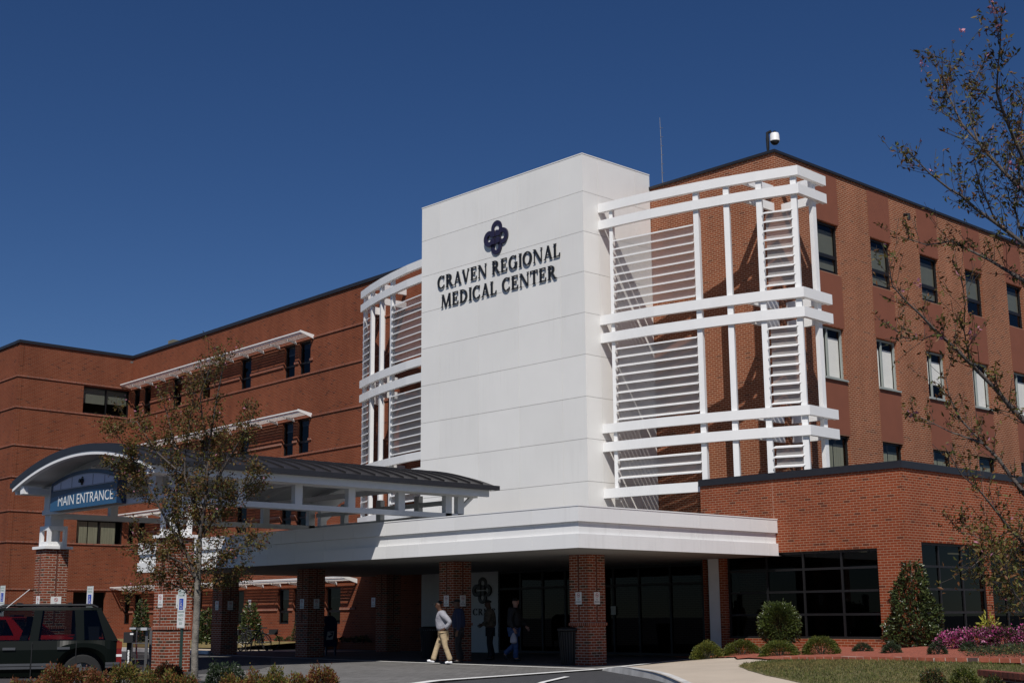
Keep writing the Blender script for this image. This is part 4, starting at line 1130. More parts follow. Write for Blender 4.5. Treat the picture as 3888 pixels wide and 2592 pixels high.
# ================================================================ FOLIAGE
def leaf_mesh(name, P, size, mats, mi=None, parent=None, aspect=2.1, seed=1, droop=None, nrm=None):
    """many small folded leaves; P (n,3) base points"""
    rs = np.random.RandomState(seed)
    n = len(P); P = np.asarray(P, float)
    d = rs.normal(size=(n, 3))
    if nrm is not None: d = d * .75 + nrm
    if droop is not None: d[:, 2] += droop
    d /= np.linalg.norm(d, axis=1, keepdims=True) + 1e-9
    w = rs.normal(size=(n, 3)); w -= d * (w * d).sum(1, keepdims=True); w /= np.linalg.norm(w, axis=1, keepdims=True) + 1e-9
    u = np.cross(d, w)
    L = (size * rs.uniform(.65, 1.35, n))[:, None] if np.isscalar(size) else (size * rs.uniform(.75, 1.25, n))[:, None]
    W = L / aspect
    fold = u * L * .12
    v = np.stack([P, P + d * L * .5 + w * W * .5 + fold, P + d * L, P + d * L * .5 - w * W * .5 + fold], 1).reshape(-1, 3)
    idx = np.arange(n)[:, None] * 4
    tri = np.concatenate([idx + [0, 1, 2], idx + [0, 2, 3]], 1).reshape(-1, 3)
    me = bpy.data.meshes.new(name)
    me.vertices.add(len(v)); me.vertices.foreach_set('co', v.ravel())
    me.loops.add(tri.size); me.loops.foreach_set('vertex_index', tri.ravel())
    me.polygons.add(len(tri)); me.polygons.foreach_set('loop_start', np.arange(0, tri.size, 3)); me.polygons.foreach_set('loop_total', np.full(len(tri), 3))
    for m in mats: me.materials.append(m)
    if mi is None: mi = rs.choice(len(mats), n)
    me.polygons.foreach_set('material_index', np.repeat(mi, 2).astype(np.int32))
    me.update(); me.validate()
    o = bpy.data.objects.new(name, me); COL.objects.link(o)
    if parent: attach(o, parent)
    return o

L_OLIVE = leafmat('olive_leaf', (.115, .082, .018)); L_RUST = leafmat('rust_leaf', (.13, .055, .018)); L_GREEN = leafmat('green_leaf', (.085, .095, .02))
L_PINK = leafmat('pink_blossom', (.45, .19, .26))
L_DARK = leafmat('dark_evergreen_leaf', (.022, .034, .014), rough=.32, trans=.08); L_MAG = leafmat('magnolia_leaf', (.033, .048, .017), rough=.3, trans=.1)
L_MAG2 = leafmat('magnolia_new_leaf', (.075, .095, .028), rough=.32, trans=.15)
L_DOME = leafmat('clipped_leaf', (.06, .082, .014), rough=.45); L_DOME2 = leafmat('clipped_leaf_yellow', (.13, .13, .022))
L_HEDGE_R = leafmat('hedge_red_leaf', (.15, .052, .02)); L_HEDGE_G = leafmat('hedge_green_leaf', (.095, .105, .022)); L_HEDGE_Y = leafmat('hedge_olive_leaf', (.18, .145, .03))
L_AZ = leafmat('azalea_flower', (.46, .075, .24), trans=.3); L_AZ2 = leafmat('azalea_pale_flower', (.62, .27, .43), trans=.3); L_AZG = leafmat('azalea_leaf', (.05, .04, .016))
L_YEL = leafmat('yellow_green_leaf', (.30, .30, .045)); L_JUN = leafmat('juniper_needle', (.035, .055, .026))
L_GRASS = leafmat('grass_blade', (.10, .115, .03), rough=.8); L_GRASS2 = leafmat('dry_blade', (.20, .165, .06), rough=.8)
BARK = plain('cherry_bark', (.085, .07, .062), .9, var=.35, scale=6, stretch=(3, 3, 18), bump=.5, bscale=40)
BARKT = plain('pale_lichen_bark', (.24, .215, .18), .9, var=.5, scale=7, bump=.6, bscale=50)
TWIG = plain('dark_twig', (.045, .034, .03), .85)

def grow(rs, p, d, length, rad, level, segs, tips, spread=.5, up=.25, kids=(5, 4, 3)):
    """adds tapered branches; collects twig points for leaves"""
    n = max(3, int(length / .18)); pts = [p.copy()]; q = p.copy(); dd = d.normalized()
    for i in range(n):
        dd = (dd + Vector(rs.normal(0, .10, 3)) + UP * up * .12).normalized()
        q = q + dd * (length / n); pts.append(q.copy())
    rr = [rad * (1 - .75 * i / n) for i in range(n + 1)]
    segs.append((pts, rr, level))
    if level <= 1:
        for i in range(1, n + 1):
            if level == 1 and i < n * .3: continue
            tips.append((pts[i], (pts[i] - pts[i - 1]).normalized()))
    if level > 0:
        for j in range(kids[-level] if level <= len(kids) else 4):
            t = rs.uniform(.25, 1) if j else 1.0
            i = min(n, max(1, int(t * n)))
            ax = Vector(rs.normal(size=3)); dn = (pts[i] - pts[i - 1]).normalized()
            ax = (ax - dn * ax.dot(dn)).normalized()
            nd = (dn + ax * rs.uniform(spread * .6, spread * 1.3) + UP * up).normalized()
            grow(rs, pts[i], nd, length * rs.uniform(.45, .7), rr[i] * .62, level - 1, segs, tips, spread, up, kids)

def build_wood(root, segs, m_thick, m_thin, cut=.012):
    a = MB()
    for pts, rr, lv in segs:
        big = rr[0] > cut
        a.tube(pts, [max(r, .0022) for r in rr], 7 if big else 4, mi=0 if big else 1, cap=False)
    a.build('branches', [m_thick, m_thin], root, smooth=True)
def clusters(rs, tips, per, r, size):
    P = []
    for p, d in tips:
        for _ in range(per):
            P.append(np.array(p) + rs.normal(0, r, 3))
    return np.array(P)

def small_cherry():
    D = 24.0
    base = AT(738, 2640, D); base.z = base_z(base.x, base.y) - .02
    t = thing('street_tree', 'small flowering cherry with sparse rusty spring leaves in front of the brick column', 'tree', base)
    rs = np.random.RandomState(11)
    W = lambda px, py, dz=0: AT(px, py, D + dz)
    segs, tips = [], []
    trunk = [base, W(738, 2590), W(740, 2450), W(748, 2300), W(752, 2180), W(757, 2050)]
    mb = MB(); mb.tube(trunk, [.085, .068, .062, .058, .055, .05], 10, cap=False); mb.build('trunk', BARKT, t, smooth=True)
    leaders = [([(757, 2050), (770, 1960), (783, 1880), (788, 1780), (795, 1690), (815, 1560), (838, 1440), (858, 1330)], 0, .036),
               ([(742, 2190), (715, 2110), (690, 2060), (675, 1990), (671, 1880), (668, 1780), (660, 1680), (640, 1590), (612, 1500)], .5, .034),
               ([(690, 2060), (640, 1990), (600, 1915), (560, 1840), (515, 1760), (470, 1690), (440, 1640)], -.3, .024),
               ([(770, 1960), (730, 1900), (700, 1800), (705, 1700), (720, 1600), (735, 1500), (745, 1430)], .3, .022),
               ([(788, 1880), (830, 1810), (870, 1740), (905, 1680), (940, 1620), (965, 1560)], -.4, .024),
               ([(757, 2050), (800, 1990), (850, 1930), (905, 1880), (960, 1830), (985, 1800)], .5, .022),
               ([(745, 2200), (700, 2140), (640, 2110), (590, 2090), (545, 2075)], -.5, .018),
               ([(752, 2160), (800, 2120), (850, 2100), (905, 2080), (950, 2060)], -.2, .017),
               ([(748, 2280), (690, 2230), (630, 2210), (570, 2190), (535, 2200)], .3, .014),
               ([(750, 2250), (800, 2210), (850, 2190), (890, 2190)], .4, .014),
               ([(795, 1690), (770, 1600), (760, 1500), (790, 1420), (800, 1370)], -.3, .016),
               ([(668, 1780), (600, 1720), (560, 1660), (520, 1600), (470, 1600)], .6, .016),
               ([(560, 1840), (510, 1830), (470, 1800), (430, 1770)], .1, .012)]
    for pl, dz, r0 in leaders:
        n = len(pl)
        pts = [W(p[0], p[1], dz * i / (n - 1) * 1.2) for i, p in enumerate(pl)]
        rr = [r0 * (1 - .8 * i / (n - 1)) for i in range(n)]
        segs.append((pts, rr, 3))
        for i in range(1, n):
            dn = (pts[i] - pts[i - 1]).normalized()
            for _ in range(4):
                ax = Vector(rs.normal(size=3)); ax = (ax - dn * ax.dot(dn)).normalized()
                f = rs.uniform(0, 1); p = pts[i - 1].lerp(pts[i], f)
                grow(rs, p, dn * .7 + ax * .8 + UP * .25, rs.uniform(.22, .46) * (1.15 - .4 * i / n), max(.004, rr[i] * .45), 1, segs, tips, .6, .3, (3,))
        tips.append((pts[-1], UP))
    build_wood(t, segs, BARK, TWIG, .010)
    tips = [q for q in tips if rs.rand() < min(1, max(.4, (7.2 - q[0].z) / 3.2))]
    P = clusters(rs, tips, 8, .05, .05)
    mi = rs.choice(4, len(P), p=[.44, .33, .22, .01])
    leaf_mesh('crown', P, .056, [L_OLIVE, L_RUST, L_GREEN, L_PINK], mi, t, 2.2, 3)
small_cherry()

def big_cherry():
    D = 12.5
    base = AT(4330, 3050, D); base.z = base_z(base.x, base.y) - .02
    t = thing('cherry_tree', 'larger cherry tree with thin spring leaves reaching in from the right edge', 'tree', base)
    rs = np.random.RandomState(23)
    W = lambda px, py, dz=0: AT(px, py, D + dz)
    fork = W(4270, 2600)
    mb = MB(); mb.tube([base, W(4320, 2900), W(4300, 2750), fork], [.13, .11, .10, .095], 12, cap=False); mb.build('trunk', BARK, t, smooth=True)
    limbs = [([(4270, 2600), (4150, 2400), (4020, 2130), (3888, 1867), (3841, 1811), (3790, 1740), (3734, 1684), (3652, 1597), (3606, 1510), (3590, 1430)], .35, .05),
             ([(4270, 2600), (4180, 2250), (4060, 1900), (3930, 1640), (3850, 1560), (3778, 1474), (3682, 1378), (3625, 1321), (3560, 1263), (3491, 1191), (3441, 1145), (3388, 1084), (3370, 980)], -.4, .05),
             ([(4270, 2600), (4220, 2100), (4130, 1600), (4000, 1180), (3888, 1065), (3835, 1034), (3759, 988), (3682, 950), (3617, 915), (3520, 930), (3440, 905)], .8, .05),
             ([(4250, 2300), (4200, 1800), (4120, 1300), (3990, 1000), (3888, 926), (3784, 849), (3714, 800), (3651, 744), (3602, 716), (3531, 660), (3475, 603), (3450, 575)], -.2, .045),
             ([(4220, 2000), (4160, 1400), (4040, 950), (3888, 723), (3819, 660), (3756, 589), (3714, 540), (3651, 470), (3595, 351), (3560, 270), (3545, 205)], .5, .045),
             ([(4200, 1800), (4130, 1200), (3990, 780), (3888, 610), (3847, 519), (3812, 435), (3784, 351), (3790, 250), (3798, 175), (3802, 42)], -.5, .04),
             ([(3734, 1684), (3670, 1660), (3606, 1638), (3540, 1605), (3468, 1571)], .2, .018),
             ([(4160, 2430), (4020, 2240), (3888, 2060), (3836, 2010), (3790, 1949), (3724, 1867), (3650, 1800), (3590, 1700)], -.3, .034),
             ([(3836, 2010), (3760, 2060), (3690, 2030), (3640, 2015)], .3, .014),
             ([(3888, 2060), (3820, 2110), (3750, 2100), (3690, 2150)], -.3, .014),
             ([(4270, 2600), (4080, 2440), (3950, 2370), (3888, 2300), (3853, 2255), (3830, 2200), (3815, 2130)], -.8, .035),
             ([(3853, 2255), (3800, 2240), (3740, 2200), (3690, 2190)], .2, .010),
             ([(3714, 540), (3680, 440), (3690, 330), (3720, 260)], .3, .016),
             ([(3784, 849), (3720, 700), (3700, 620), (3740, 540)], -.4, .014),
             ([(3888, 926), (3850, 780), (3870, 650), (3880, 500)], .4, .02),
             ([(3560, 1263), (3500, 1290), (3430, 1280), (3380, 1230)], .3, .012),
             ([(3682, 1378), (3660, 1250), (3665, 1150), (3650, 1050)], -.3, .013),
             ([(3651, 470), (3580, 430), (3560, 340), (3600, 280)], .2, .011),
             ([(3819, 660), (3860, 520), (3890, 400), (3900, 300)], -.2, .016)]
    segs, tips = [], []
    for pl, dz, r0 in limbs:
        n = len(pl)
        pts = [W(p[0], p[1], dz * i / (n - 1) * 1.6) for i, p in enumerate(pl)]
        rr = [max(.004, r0 * .62 * (1 - .9 * i / (n - 1))) for i in range(n)]
        segs.append((pts, rr, 3))
        for i in range(1, n):
            if pl[i][0] > 4080: continue
            L = (pts[i] - pts[i - 1]).length; dn = (pts[i] - pts[i - 1]).normalized()
            for _ in range(max(2, int(L / (.038 if pl[i][1] < 1300 else .045)))):
                ax = Vector(rs.normal(size=3)); ax = (ax - dn * ax.dot(dn)).normalized()
                p = pts[i - 1].lerp(pts[i], rs.uniform(0, 1))
                grow(rs, p, dn * .5 + ax * .7 + UP * .45, rs.uniform(.10, .36), max(.0028, rr[i] * .3), 0 if rs.rand() < .6 else 1, segs, tips, .6, .35, (2,))
        tips.append((pts[-1], UP))
    build_wood(t, segs, BARK, TWIG, .008)
    keep = [tips[i] for i in range(len(tips)) if rs.rand() < .62]
    P = []
    for p, d in keep:                                    # star-like tufts at the spurs
        for _ in range(rs.randint(2, 5)): P.append(np.array(p) + rs.normal(0, .012, 3))
    for p, d in keep:
        if p.z < AT(3800, 1950, D).z:
            for _ in range(6): P.append(np.array(p) + rs.normal(0, .06, 3))
    P = np.array(P)
    mi = rs.choice(4, len(P), p=[.42, .30, .27, .01])
    leaf_mesh('crown', P, .05, [L_OLIVE, L_RUST, L_GREEN, L_PINK], mi, t, 2.6, 5)
    bl = [keep[i][0] for i in rs.choice(len(keep), 16, replace=False)] + [W(3802, 40), W(3650, 118), W(3470, 1570), W(3490, 1080)]
    leaf_mesh('blossoms', np.concatenate([np.array(p) + rs.normal(0, .018, (9, 3)) for p in bl]), .034, [L_PINK], None, t, 1.2, 6)
big_cherry()

def shell_points(rs, n, f):
    """f(u) -> point, samples of a crown volume"""
    return np.array([f(rs) for _ in range(n)])
def bush(name, label, c, rx, ry, rz, mats, probs, n, size, seed, group=None, cat='shrub', ragged=.12, low=0.0, aspect=2.2, ball=False):
    c = Vector(c)
    t = thing(name, label, cat, c, group)
    rs = np.random.RandomState(seed)
    d = rs.normal(size=(n, 3)); d[:, 2] = d[:, 2] if ball else np.abs(d[:, 2]) - low * rs.rand(n)
    d /= np.linalg.norm(d, axis=1, keepdims=True)
    r = rs.uniform(.25 if ball else .55, 1.0, n) ** .5
    lump = 1 + ragged * (np.sin(d[:, 0] * 5 + seed) * np.cos(d[:, 1] * 4 + seed * 2) + .7 * np.sin(d[:, 2] * 9 + d[:, 0] * 7 + seed))
    spike = 1 + (rs.rand(n) < .06) * rs.uniform(0, ragged * 1.6, n)
    P = d * (r * lump * spike)[:, None] * np.array([rx, ry, rz / 2 if ball else rz]) + np.array([c.x, c.y, c.z + (rz / 2 if ball else 0)])
    P[:, 2] = np.maximum(P[:, 2], c.z + .02)
    leaf_mesh('foliage', P, size, mats, rs.choice(len(mats), n, p=probs), t, aspect, seed, nrm=d * .8)
    mb = MB()
    for k in range(5):
        a = k * 1.26; mb.tube([(c.x, c.y, c.z - .02), (c.x + math.cos(a) * rx * .3, c.y + math.sin(a) * ry * .3, c.z + rz * .45), (c.x + math.cos(a) * rx * .55, c.y + math.sin(a) * ry * .55, c.z + rz * .8)], [.016, .012, .005], 5)
    mb.build('stems', L_DARK if ball else TWIG, t)
    return t
def mp(px, wpx, dd):                                       # image width to metres at a depth
    return wpx * dd / FPX

def beds():
    # clipped domes in front of the low wing windows
    for i, (px, pw, ytop, ybase, lb) in enumerate(((2692, 120, 2436, 2484, 'small yellowish clipped dome shrub nearest the white post'),
                                                   (2826, 150, 2430, 2488, 'wide clipped dome shrub, second from the white post'),
                                                   (2970, 160, 2434, 2493, 'clipped dome shrub in front of the round leafy bush'),
                                                   (3130, 152, 2415, 2487, 'tallest clipped dome shrub under the right end of the window wall'))):
        d = (37.0, 36.6, 36.2, 36.2)[i]; g = AT(px, ybase, d) if i == 0 else GT(px, ybase); d = depth(g); rx = mp(px, pw, d) / 2 * 1.04; h = mp(px, ybase - ytop, d)
        if i == 0:
            g = AT(px, ybase, 35.6); g.z = hgt(g.x, g.y); d = 35.6; h = AT(px, ytop, d).z - g.z
        bush('dome_shrub', lb, (g.x + FWD.x * .3, g.y + FWD.y * .3, g.z - .02), rx, rx * .9, h * 1.06, [L_DOME, L_DOME2], [.72, .28] if i else [.45, .55], 5200, .042, 30 + i, 'clipped dome shrubs in the mulch bed', ragged=.05, low=.1)
    g = GT(2990, 2480); g = g + FWD * .9; d = depth(g)
    z0 = hgt(g.x, g.y)
    t = bush('round_bush', 'round leafy bush standing in front of the dark window wall', (g.x, g.y, AT(2985, 2452, d).z), mp(0, 150, d) / 2, .55, mp(0, 165, d), [L_MAG, L_MAG2, L_DOME], [.35, .3, .35], 7000, .065, 40, None, ragged=.08, ball=True)
    # magnolia cone
    def cone(label, px, ybase, ytop, wpx, n, size, seed, d=None, mats=None, probs=(.62, .38), zb=None):
        g = GT(px, ybase) if d is None else AT(px, ybase, d)
        d = depth(g); z0 = hgt(g.x, g.y) + .03 if zb is None else zb
        h = AT(px, ytop, d).z - z0; rb = mp(0, wpx, d) / 2
        t = thing('magnolia', label, 'tree', (g.x, g.y, z0), 'young cone shaped magnolias')
        rs = np.random.RandomState(seed)
        u = rs.rand(n); u = 1 - np.sqrt(1 - u * .985)
        prof = rb * (1.0 - u) ** .8 * (.80 + .2 * np.minimum(1, u * 6)) + .05
        a = rs.uniform(0, 2 * np.pi, n)
        lump = 1 + .18 * np.sin(a * 3 + u * 14 + seed) + .10 * np.sin(a * 7 - u * 23)
        r = prof * lump * rs.uniform(.5, 1.05, n) ** .5
        P = np.stack([g.x + r * np.cos(a), g.y + r * np.sin(a), z0 + .05 + u * h], 1)
        nr = np.stack([np.cos(a), np.sin(a), np.full(n, .45)], 1)
        leaf_mesh('foliage', P, size, mats or [L_MAG, L_MAG2], rs.choice(2, n, p=list(probs)), t, 2.3, seed, nrm=nr * .9)
        mb = MB(); mb.tube([(g.x, g.y, z0 - .03), (g.x, g.y, z0 + h * .9)], [.045, .01], 7)
        for k in range(26):
            aa = k * 2.4; uu = .06 + .8 * k / 26; rr = rb * (1 - uu) ** .8 * .8
            mb.tube([(g.x, g.y, z0 + uu * h), (g.x + rr * math.cos(aa), g.y + rr * math.sin(aa), z0 + uu * h + .1)], [.012, .004], 4)
        mb.build('trunk', BARK, t)
    cone('tall dark cone shaped magnolia at the corner of the low brick wing', 3478, 2462, 2092, 205, 5600, .105, 50)
    cone('young magnolia behind the near brick column, left of it', 535, 2395, 2262, 62, 1500, .13, 51, 55, probs=(.55, .45), zb=.3)
    cone('young magnolia between the near brick column and the shaded pier', 785, 2410, 2300, 72, 1500, .13, 52, 52, probs=(.35, .65), zb=.3)
    cone('young magnolia behind the parked bicycle', 948, 2432, 2272, 84, 1900, .13, 53, 53.5, probs=(.3, .7), zb=.28)
    # little spreading plants
    for i, (px, yb, w, h) in enumerate(((3274, 2476, 62, 30), (3385, 2482, 62, 36), (3562, 2487, 62, 46), (3680, 2474, 56, 30))):
        g = GT(px, yb); d = depth(g)
        bush('spreading_shrub', ['small dark spreading shrub under the window wall corner', 'small dark spreading shrub at the foot of the magnolia', 'small dark rounded shrub between magnolia and azaleas', 'small dark shrub in front of the pink azaleas'][i], (g.x, g.y, hgt(g.x, g.y) + .02), mp(0, w, d) / 2, mp(0, w, d) / 2, mp(0, h, d), [L_JUN, L_DARK], [.7, .3], 1100, .06, 60 + i, 'small dark shrubs in the mulch bed', ragged=.2, aspect=5)
    for i, (px, w, h, pp) in enumerate(((3640, 110, 66, .62), (3735, 130, 78, .50), (3830, 130, 84, .34), (3930, 130, 80, .45))):
        g = GT(px, 2468); d = depth(g)
        bush('azalea', ['azalea covered in magenta flowers right of the magnolia', 'pink azalea below the thin brick pier', 'half flowering azalea below the yellow plant', 'pink azalea at the right picture edge'][i], (g.x + FWD.x * .3, g.y + FWD.y * .3, hgt(g.x, g.y) + .03), mp(0, w, d) / 2, .5, mp(0, h, d), [L_AZ, L_AZ2, L_AZG], [pp * .75, pp * .25, 1 - pp], 2400, .055, 70 + i, 'flowering azaleas', ragged=.16, aspect=1.5, low=.1)
    g = GT(3800, 2455) + FWD * .8; d = depth(g)
    bush('yellow_plant', 'bright yellow green broad leaved plant above the azaleas', (g.x, g.y, hgt(g.x, g.y) + .35), mp(0, 60, d) / 2, .25, mp(0, 52, d), [L_YEL], [1], 180, .14, 80, ragged=.2, aspect=3)
    # ground cover
    pts = [GT(*p) for p in ((3640, 2490), (3760, 2474), (3888, 2466), (4200, 2466), (4200, 2508), (3888, 2504), (3700, 2500))]
    rs = np.random.RandomState(8); P = []
    xs, ys = [p.x for p in pts], [p.y for p in pts]
    from mathutils.geometry import intersect_point_tri_2d
    def inside(x, y):
        c = False; j = len(pts) - 1
        for i in range(len(pts)):
            if (ys[i] > y) != (ys[j] > y) and x < (xs[j] - xs[i]) * (y - ys[i]) / (ys[j] - ys[i]) + xs[i]: c = not c
            j = i
        return c
    while len(P) < 5000:
        x, y = rs.uniform(min(xs), max(xs)), rs.uniform(min(ys), max(ys))
        if inside(x, y): P.append((x, y, hgt(x, y) + .05 + rs.uniform(0, .13)))
    o = leaf_mesh('ground_cover', np.array(P), .07, [L_JUN, L_GREEN], rs.choice(2, len(P), p=[.8, .2]), None, 4, 9); o['kind'] = 'stuff'
    # three rounded shrubs at the lower right
    for i, (px, yt, w, mats, pr, n) in enumerate(((3540, 2533, 116, [L_DARK, L_HEDGE_G, L_HEDGE_R], [.6, .22, .18], 4200), (3657, 2529, 122, [L_DOME, L_DOME2], [.75, .25], 4800), (3772, 2563, 92, [L_DARK, L_HEDGE_G, L_HEDGE_R], [.6, .3, .1], 2600))):
        d = 23.6; top = AT(px, yt, d); zb = hgt(top.x, top.y) + base_z(top.x, top.y) - .1
        bush('globe_shrub', ['dark clipped globe shrub left of the green one', 'fresh green clipped globe shrub left of the planter wall', 'low dark globe shrub in front of the planter wall'][i], (top.x, top.y, zb), mp(0, w, d) / 2, mp(0, w, d) / 2, top.z - zb, mats, pr, n, .036, 90 + i, 'globe shrubs at the lower right', ragged=.06, low=.35)
    # hedge along the bottom edge
    hd = [(215, 2526, 160, 0), (310, 2524, 170, 0), (375, 2545, 120, 0), (480, 2517, 180, 1), (560, 2556, 150, 1), (640, 2552, 170, 2), (710, 2562, 130, 2), (640, 2520, 130, 3), (850, 2513, 190, 4), (880, 2560, 120, 2), (960, 2556, 120, 2), (1040, 2544, 150, 1), (1120, 2560, 130, 2), (1225, 2526, 150, 5), (90, 2575, 170, 0)]
    sets = [([L_HEDGE_R, L_HEDGE_G], [.78, .22]), ([L_HEDGE_G, L_HEDGE_Y, L_HEDGE_R], [.45, .35, .2]), ([L_HEDGE_R, L_HEDGE_Y, L_HEDGE_G], [.45, .3, .25]), ([L_HEDGE_R, L_DARK], [.6, .4]), ([L_DARK, L_JUN], [.75, .25]), ([L_HEDGE_R, L_HEDGE_Y], [.72, .28])]
    names = ['reddish azalea bush in front of the dark car', 'green leafed bush with rusty tips in the bottom hedge', 'mixed rusty green bush in the bottom hedge', 'dark red barberry bush at the foot of the near brick column', 'dark evergreen bush right of the small cherry trunk', 'rusty upright bush at the right end of the bottom hedge']
    short = ['reddish azalea bush', 'green hedge bush with rusty tips', 'mixed rusty green hedge bush', 'dark red barberry bush', 'dark evergreen bush', 'rusty upright bush']
    where = ['below the front door of the dark car', 'below the rear door of the dark car', 'hiding the rear wheel of the dark car', 'below the tail light of the dark car', 'left of the near brick column foot', 'just left of the small cherry trunk', 'touching the small cherry trunk', '', '', 'in front of the dark evergreen bush', 'right of the dark evergreen bush', 'in the middle of the drive edge', 'left of the last rusty bush', '', 'at the lower left picture corner']
    for i, (px, yt, w, k) in enumerate(hd):
        d = 21.5 if yt > 2540 else 22.6
        if k == 3: d = 26
        top = AT(px, yt, d); zb = base_z(top.x, top.y) - .02
        lb = (short[k] + ' ' + where[i]) if where[i] else names[k]
        bush('hedge_bush', lb, (top.x, top.y, zb), mp(0, w, d) / 2, .42, top.z - zb, sets[k][0], sets[k][1], 6500, .046, 120 + i, 'bushes of the bottom hedge', ragged=.09, low=.25)
    # small shrubs at the foot of the left wing
    for i, (px, py, w, h) in enumerate(((1058, 2432, 28, 16), (1100, 2434, 36, 14), (1118, 2430, 16, 60), (1300, 2440, 46, 16), (1345, 2440, 50, 18), (1380, 2440, 50, 22))):
        a, z = F_L.at(px, py, .6); p = F_L.p(a, .3, .6); d = depth(p)
        bush('border_shrub', ['tiny round shrub on the mulch right of the bicycle', 'low flat shrub on the mulch left of the mailbox pier', 'narrow upright shrub half behind the mailbox pier', 'low dark shrub in the shade right of the mailbox', 'low dark shrub below the shaded brick wall', 'last low dark shrub before the white wall'][i], p, mp(0, w, d) / 2, mp(0, w, d) / 2, mp(0, h, d), [L_JUN, L_GREEN], [.6, .4], 500, .07, 160 + i, 'small shrubs along the left wing', ragged=.2, aspect=3)
    # mown grass
    lawnp = [GT(*p) for p in ((2806, 2531), (2830, 2522), (2890, 2514), (2960, 2509), (3200, 2509), (3551, 2514), (3760, 2515), (3900, 2520), (4000, 2530), (4000, 2620), (3400, 2610), (3222, 2592), (3060, 2572), (2904, 2553), (2840, 2542))]
    pts = lawnp; xs, ys = [p.x for p in pts], [p.y for p in pts]; P = []
    while len(P) < 26000:
        x, y = rs.uniform(min(xs), max(xs)), rs.uniform(min(ys), max(ys))
        c = False; j = len(pts) - 1
        for i in range(len(pts)):
            if (ys[i] > y) != (ys[j] > y) and x < (xs[j] - xs[i]) * (y - ys[i]) / (ys[j] - ys[i]) + xs[i]: c = not c
            j = i
        if c: P.append((x, y, hgt(x, y) + .018 + base_z(x, y)))
    P = np.array(P); patch = np.sin(P[:, 0] * .9 + 1.3 * np.sin(P[:, 1] * .7)) + np.sin(P[:, 1] * 1.3 + .5 * P[:, 0])
    mi = (rs.rand(len(P)) < np.clip(.35 + .22 * patch, .08, .8)).astype(int)
    o = leaf_mesh('grass', P, .05, [L_GRASS, L_GRASS2], mi, None, 5, 10, droop=1.5); o['kind'] = 'stuff'
beds()

# ================================================================ ROOF EQUIPMENT
def roof_bits():
    t = thing('antenna_mast', 'thin whip antenna on the brick roof right of the tower', 'antenna', (33.6, 28.1, 15.35))
    mb = MB(); mb.tube([(33.6, 28.1, 15.3), (33.6, 28.1, 16.6), (33.6, 28.13, 17.85)], [.018, .015, .009], 6); mb.build('mast', plain('grey_metal', (.28, .28, .30), .4, metal=.5), t)
    mb = MB()
    for k in range(7): mb.tube([(33.57, 28.1, 15.55 + k * .32), (33.66, 28.06, 15.55 + k * .32)], .008, 5)
    mb.build('element', MAT['grey_metal'], t)
    c = Vector((33.4, 23.62, 15.35))
    t = thing('security_camera', 'white domed security camera on a black bracket at the roof corner', 'camera', c)
    mb = MB(); mb.tube([c, c + UP * .18, c + UP * .5], [.035, .05, .055], 8); mb.tube([c + UP * .5, c + UP * .66, c + Vector((.05, -.12, .70))], .05, 8); mb.build('bracket', BRONZE, t)
    q = c + Vector((.10, -.20, .28))
    mb = MB(); mb.lathe([(.155, .08), (.15, .10), (.14, .30), (.12, .34), (.06, .36)], q, 20); mb.build('housing', WPAINT, t, True)
    mb = MB(); mb.lathe([(.02, -.04), (.08, -.02), (.125, .03), (.14, .078)], q, 20); mb.build('dome', BRONZE, t, True)
    mb = MB(); mb.lathe([(.05, .36), (.05, .41), (.03, .42)], q, 10); mb.build('top_cap', BRONZE, t)
roof_bits()

# ================================================================ PEOPLE
SKIN_D = plain('dark_skin', (.075, .033, .018), .55); SKIN_M = plain('brown_skin', (.13, .065, .04), .55); SKIN_L = plain('fair_skin', (.34, .18, .13), .55)
CL_GREY = plain('grey_fleece', (.31, .31, .35), .95, var=.16, scale=7, bump=1.0, bscale=11); CL_KHAKI = plain('khaki_cotton', (.44, .335, .205), .9, var=.16, scale=6, bump=1.0, bscale=9)
CL_NAVY = plain('navy_jacket', (.014, .022, .06), .8); CL_DKT = plain('dark_trousers', (.012, .013, .017), .9); CL_BLK = plain('black_jacket', (.007, .007, .009), .7)
CL_JEAN = plain('blue_denim', (.045, .085, .20), .9, var=.3, scale=10); CL_SHOE = plain('white_shoe', (.75, .76, .78), .5); CL_SOLE = plain('tan_sole', (.4, .34, .26), .8); CL_BSHOE = plain('black_shoe', (.01, .01, .01), .4)
CL_CAMO = plain('camouflage_cloth', (.035, .035, .02), .9, var=.3, scale=16, col2=(.16, .125, .09)); CL_CAP = plain('dark_cap', (.016, .014, .012), .9); HAIR = plain('dark_hair', (.012, .009, .008), .7); BAGM = plain('white_plastic_bag', (.42, .40, .44), .5)
def skin(name, verts, edges, rad, mat, parent, xf, sub=2, root=0):
    me = bpy.data.meshes.new(name)
    me.from_pydata([tuple(xf @ Vector(v)) for v in verts], edges, [])
    o = bpy.data.objects.new(name, me); COL.objects.link(o)
    o.modifiers.new('skin', 'SKIN')
    sd = me.skin_vertices[0].data
    for i, r_ in enumerate(rad):
        sd[i].radius = (r_, r_) if np.isscalar(r_) else r_
        sd[i].use_root = (i == root)
    sm = o.modifiers.new('sub', 'SUBSURF'); sm.levels = sub; sm.render_levels = sub
    dg = bpy.context.evaluated_depsgraph_get()
    m2 = bpy.data.meshes.new_from_object(o.evaluated_get(dg))
    o.modifiers.clear(); o.data = m2; m2.name = name
    m2.materials.clear(); m2.materials.append(mat)
    m2.polygons.foreach_set('use_smooth', [True] * len(m2.polygons))
    attach(o, parent)
    return o
def chain(n0, n): return [(n0 + i, n0 + i + 1) for i in range(n - 1)]
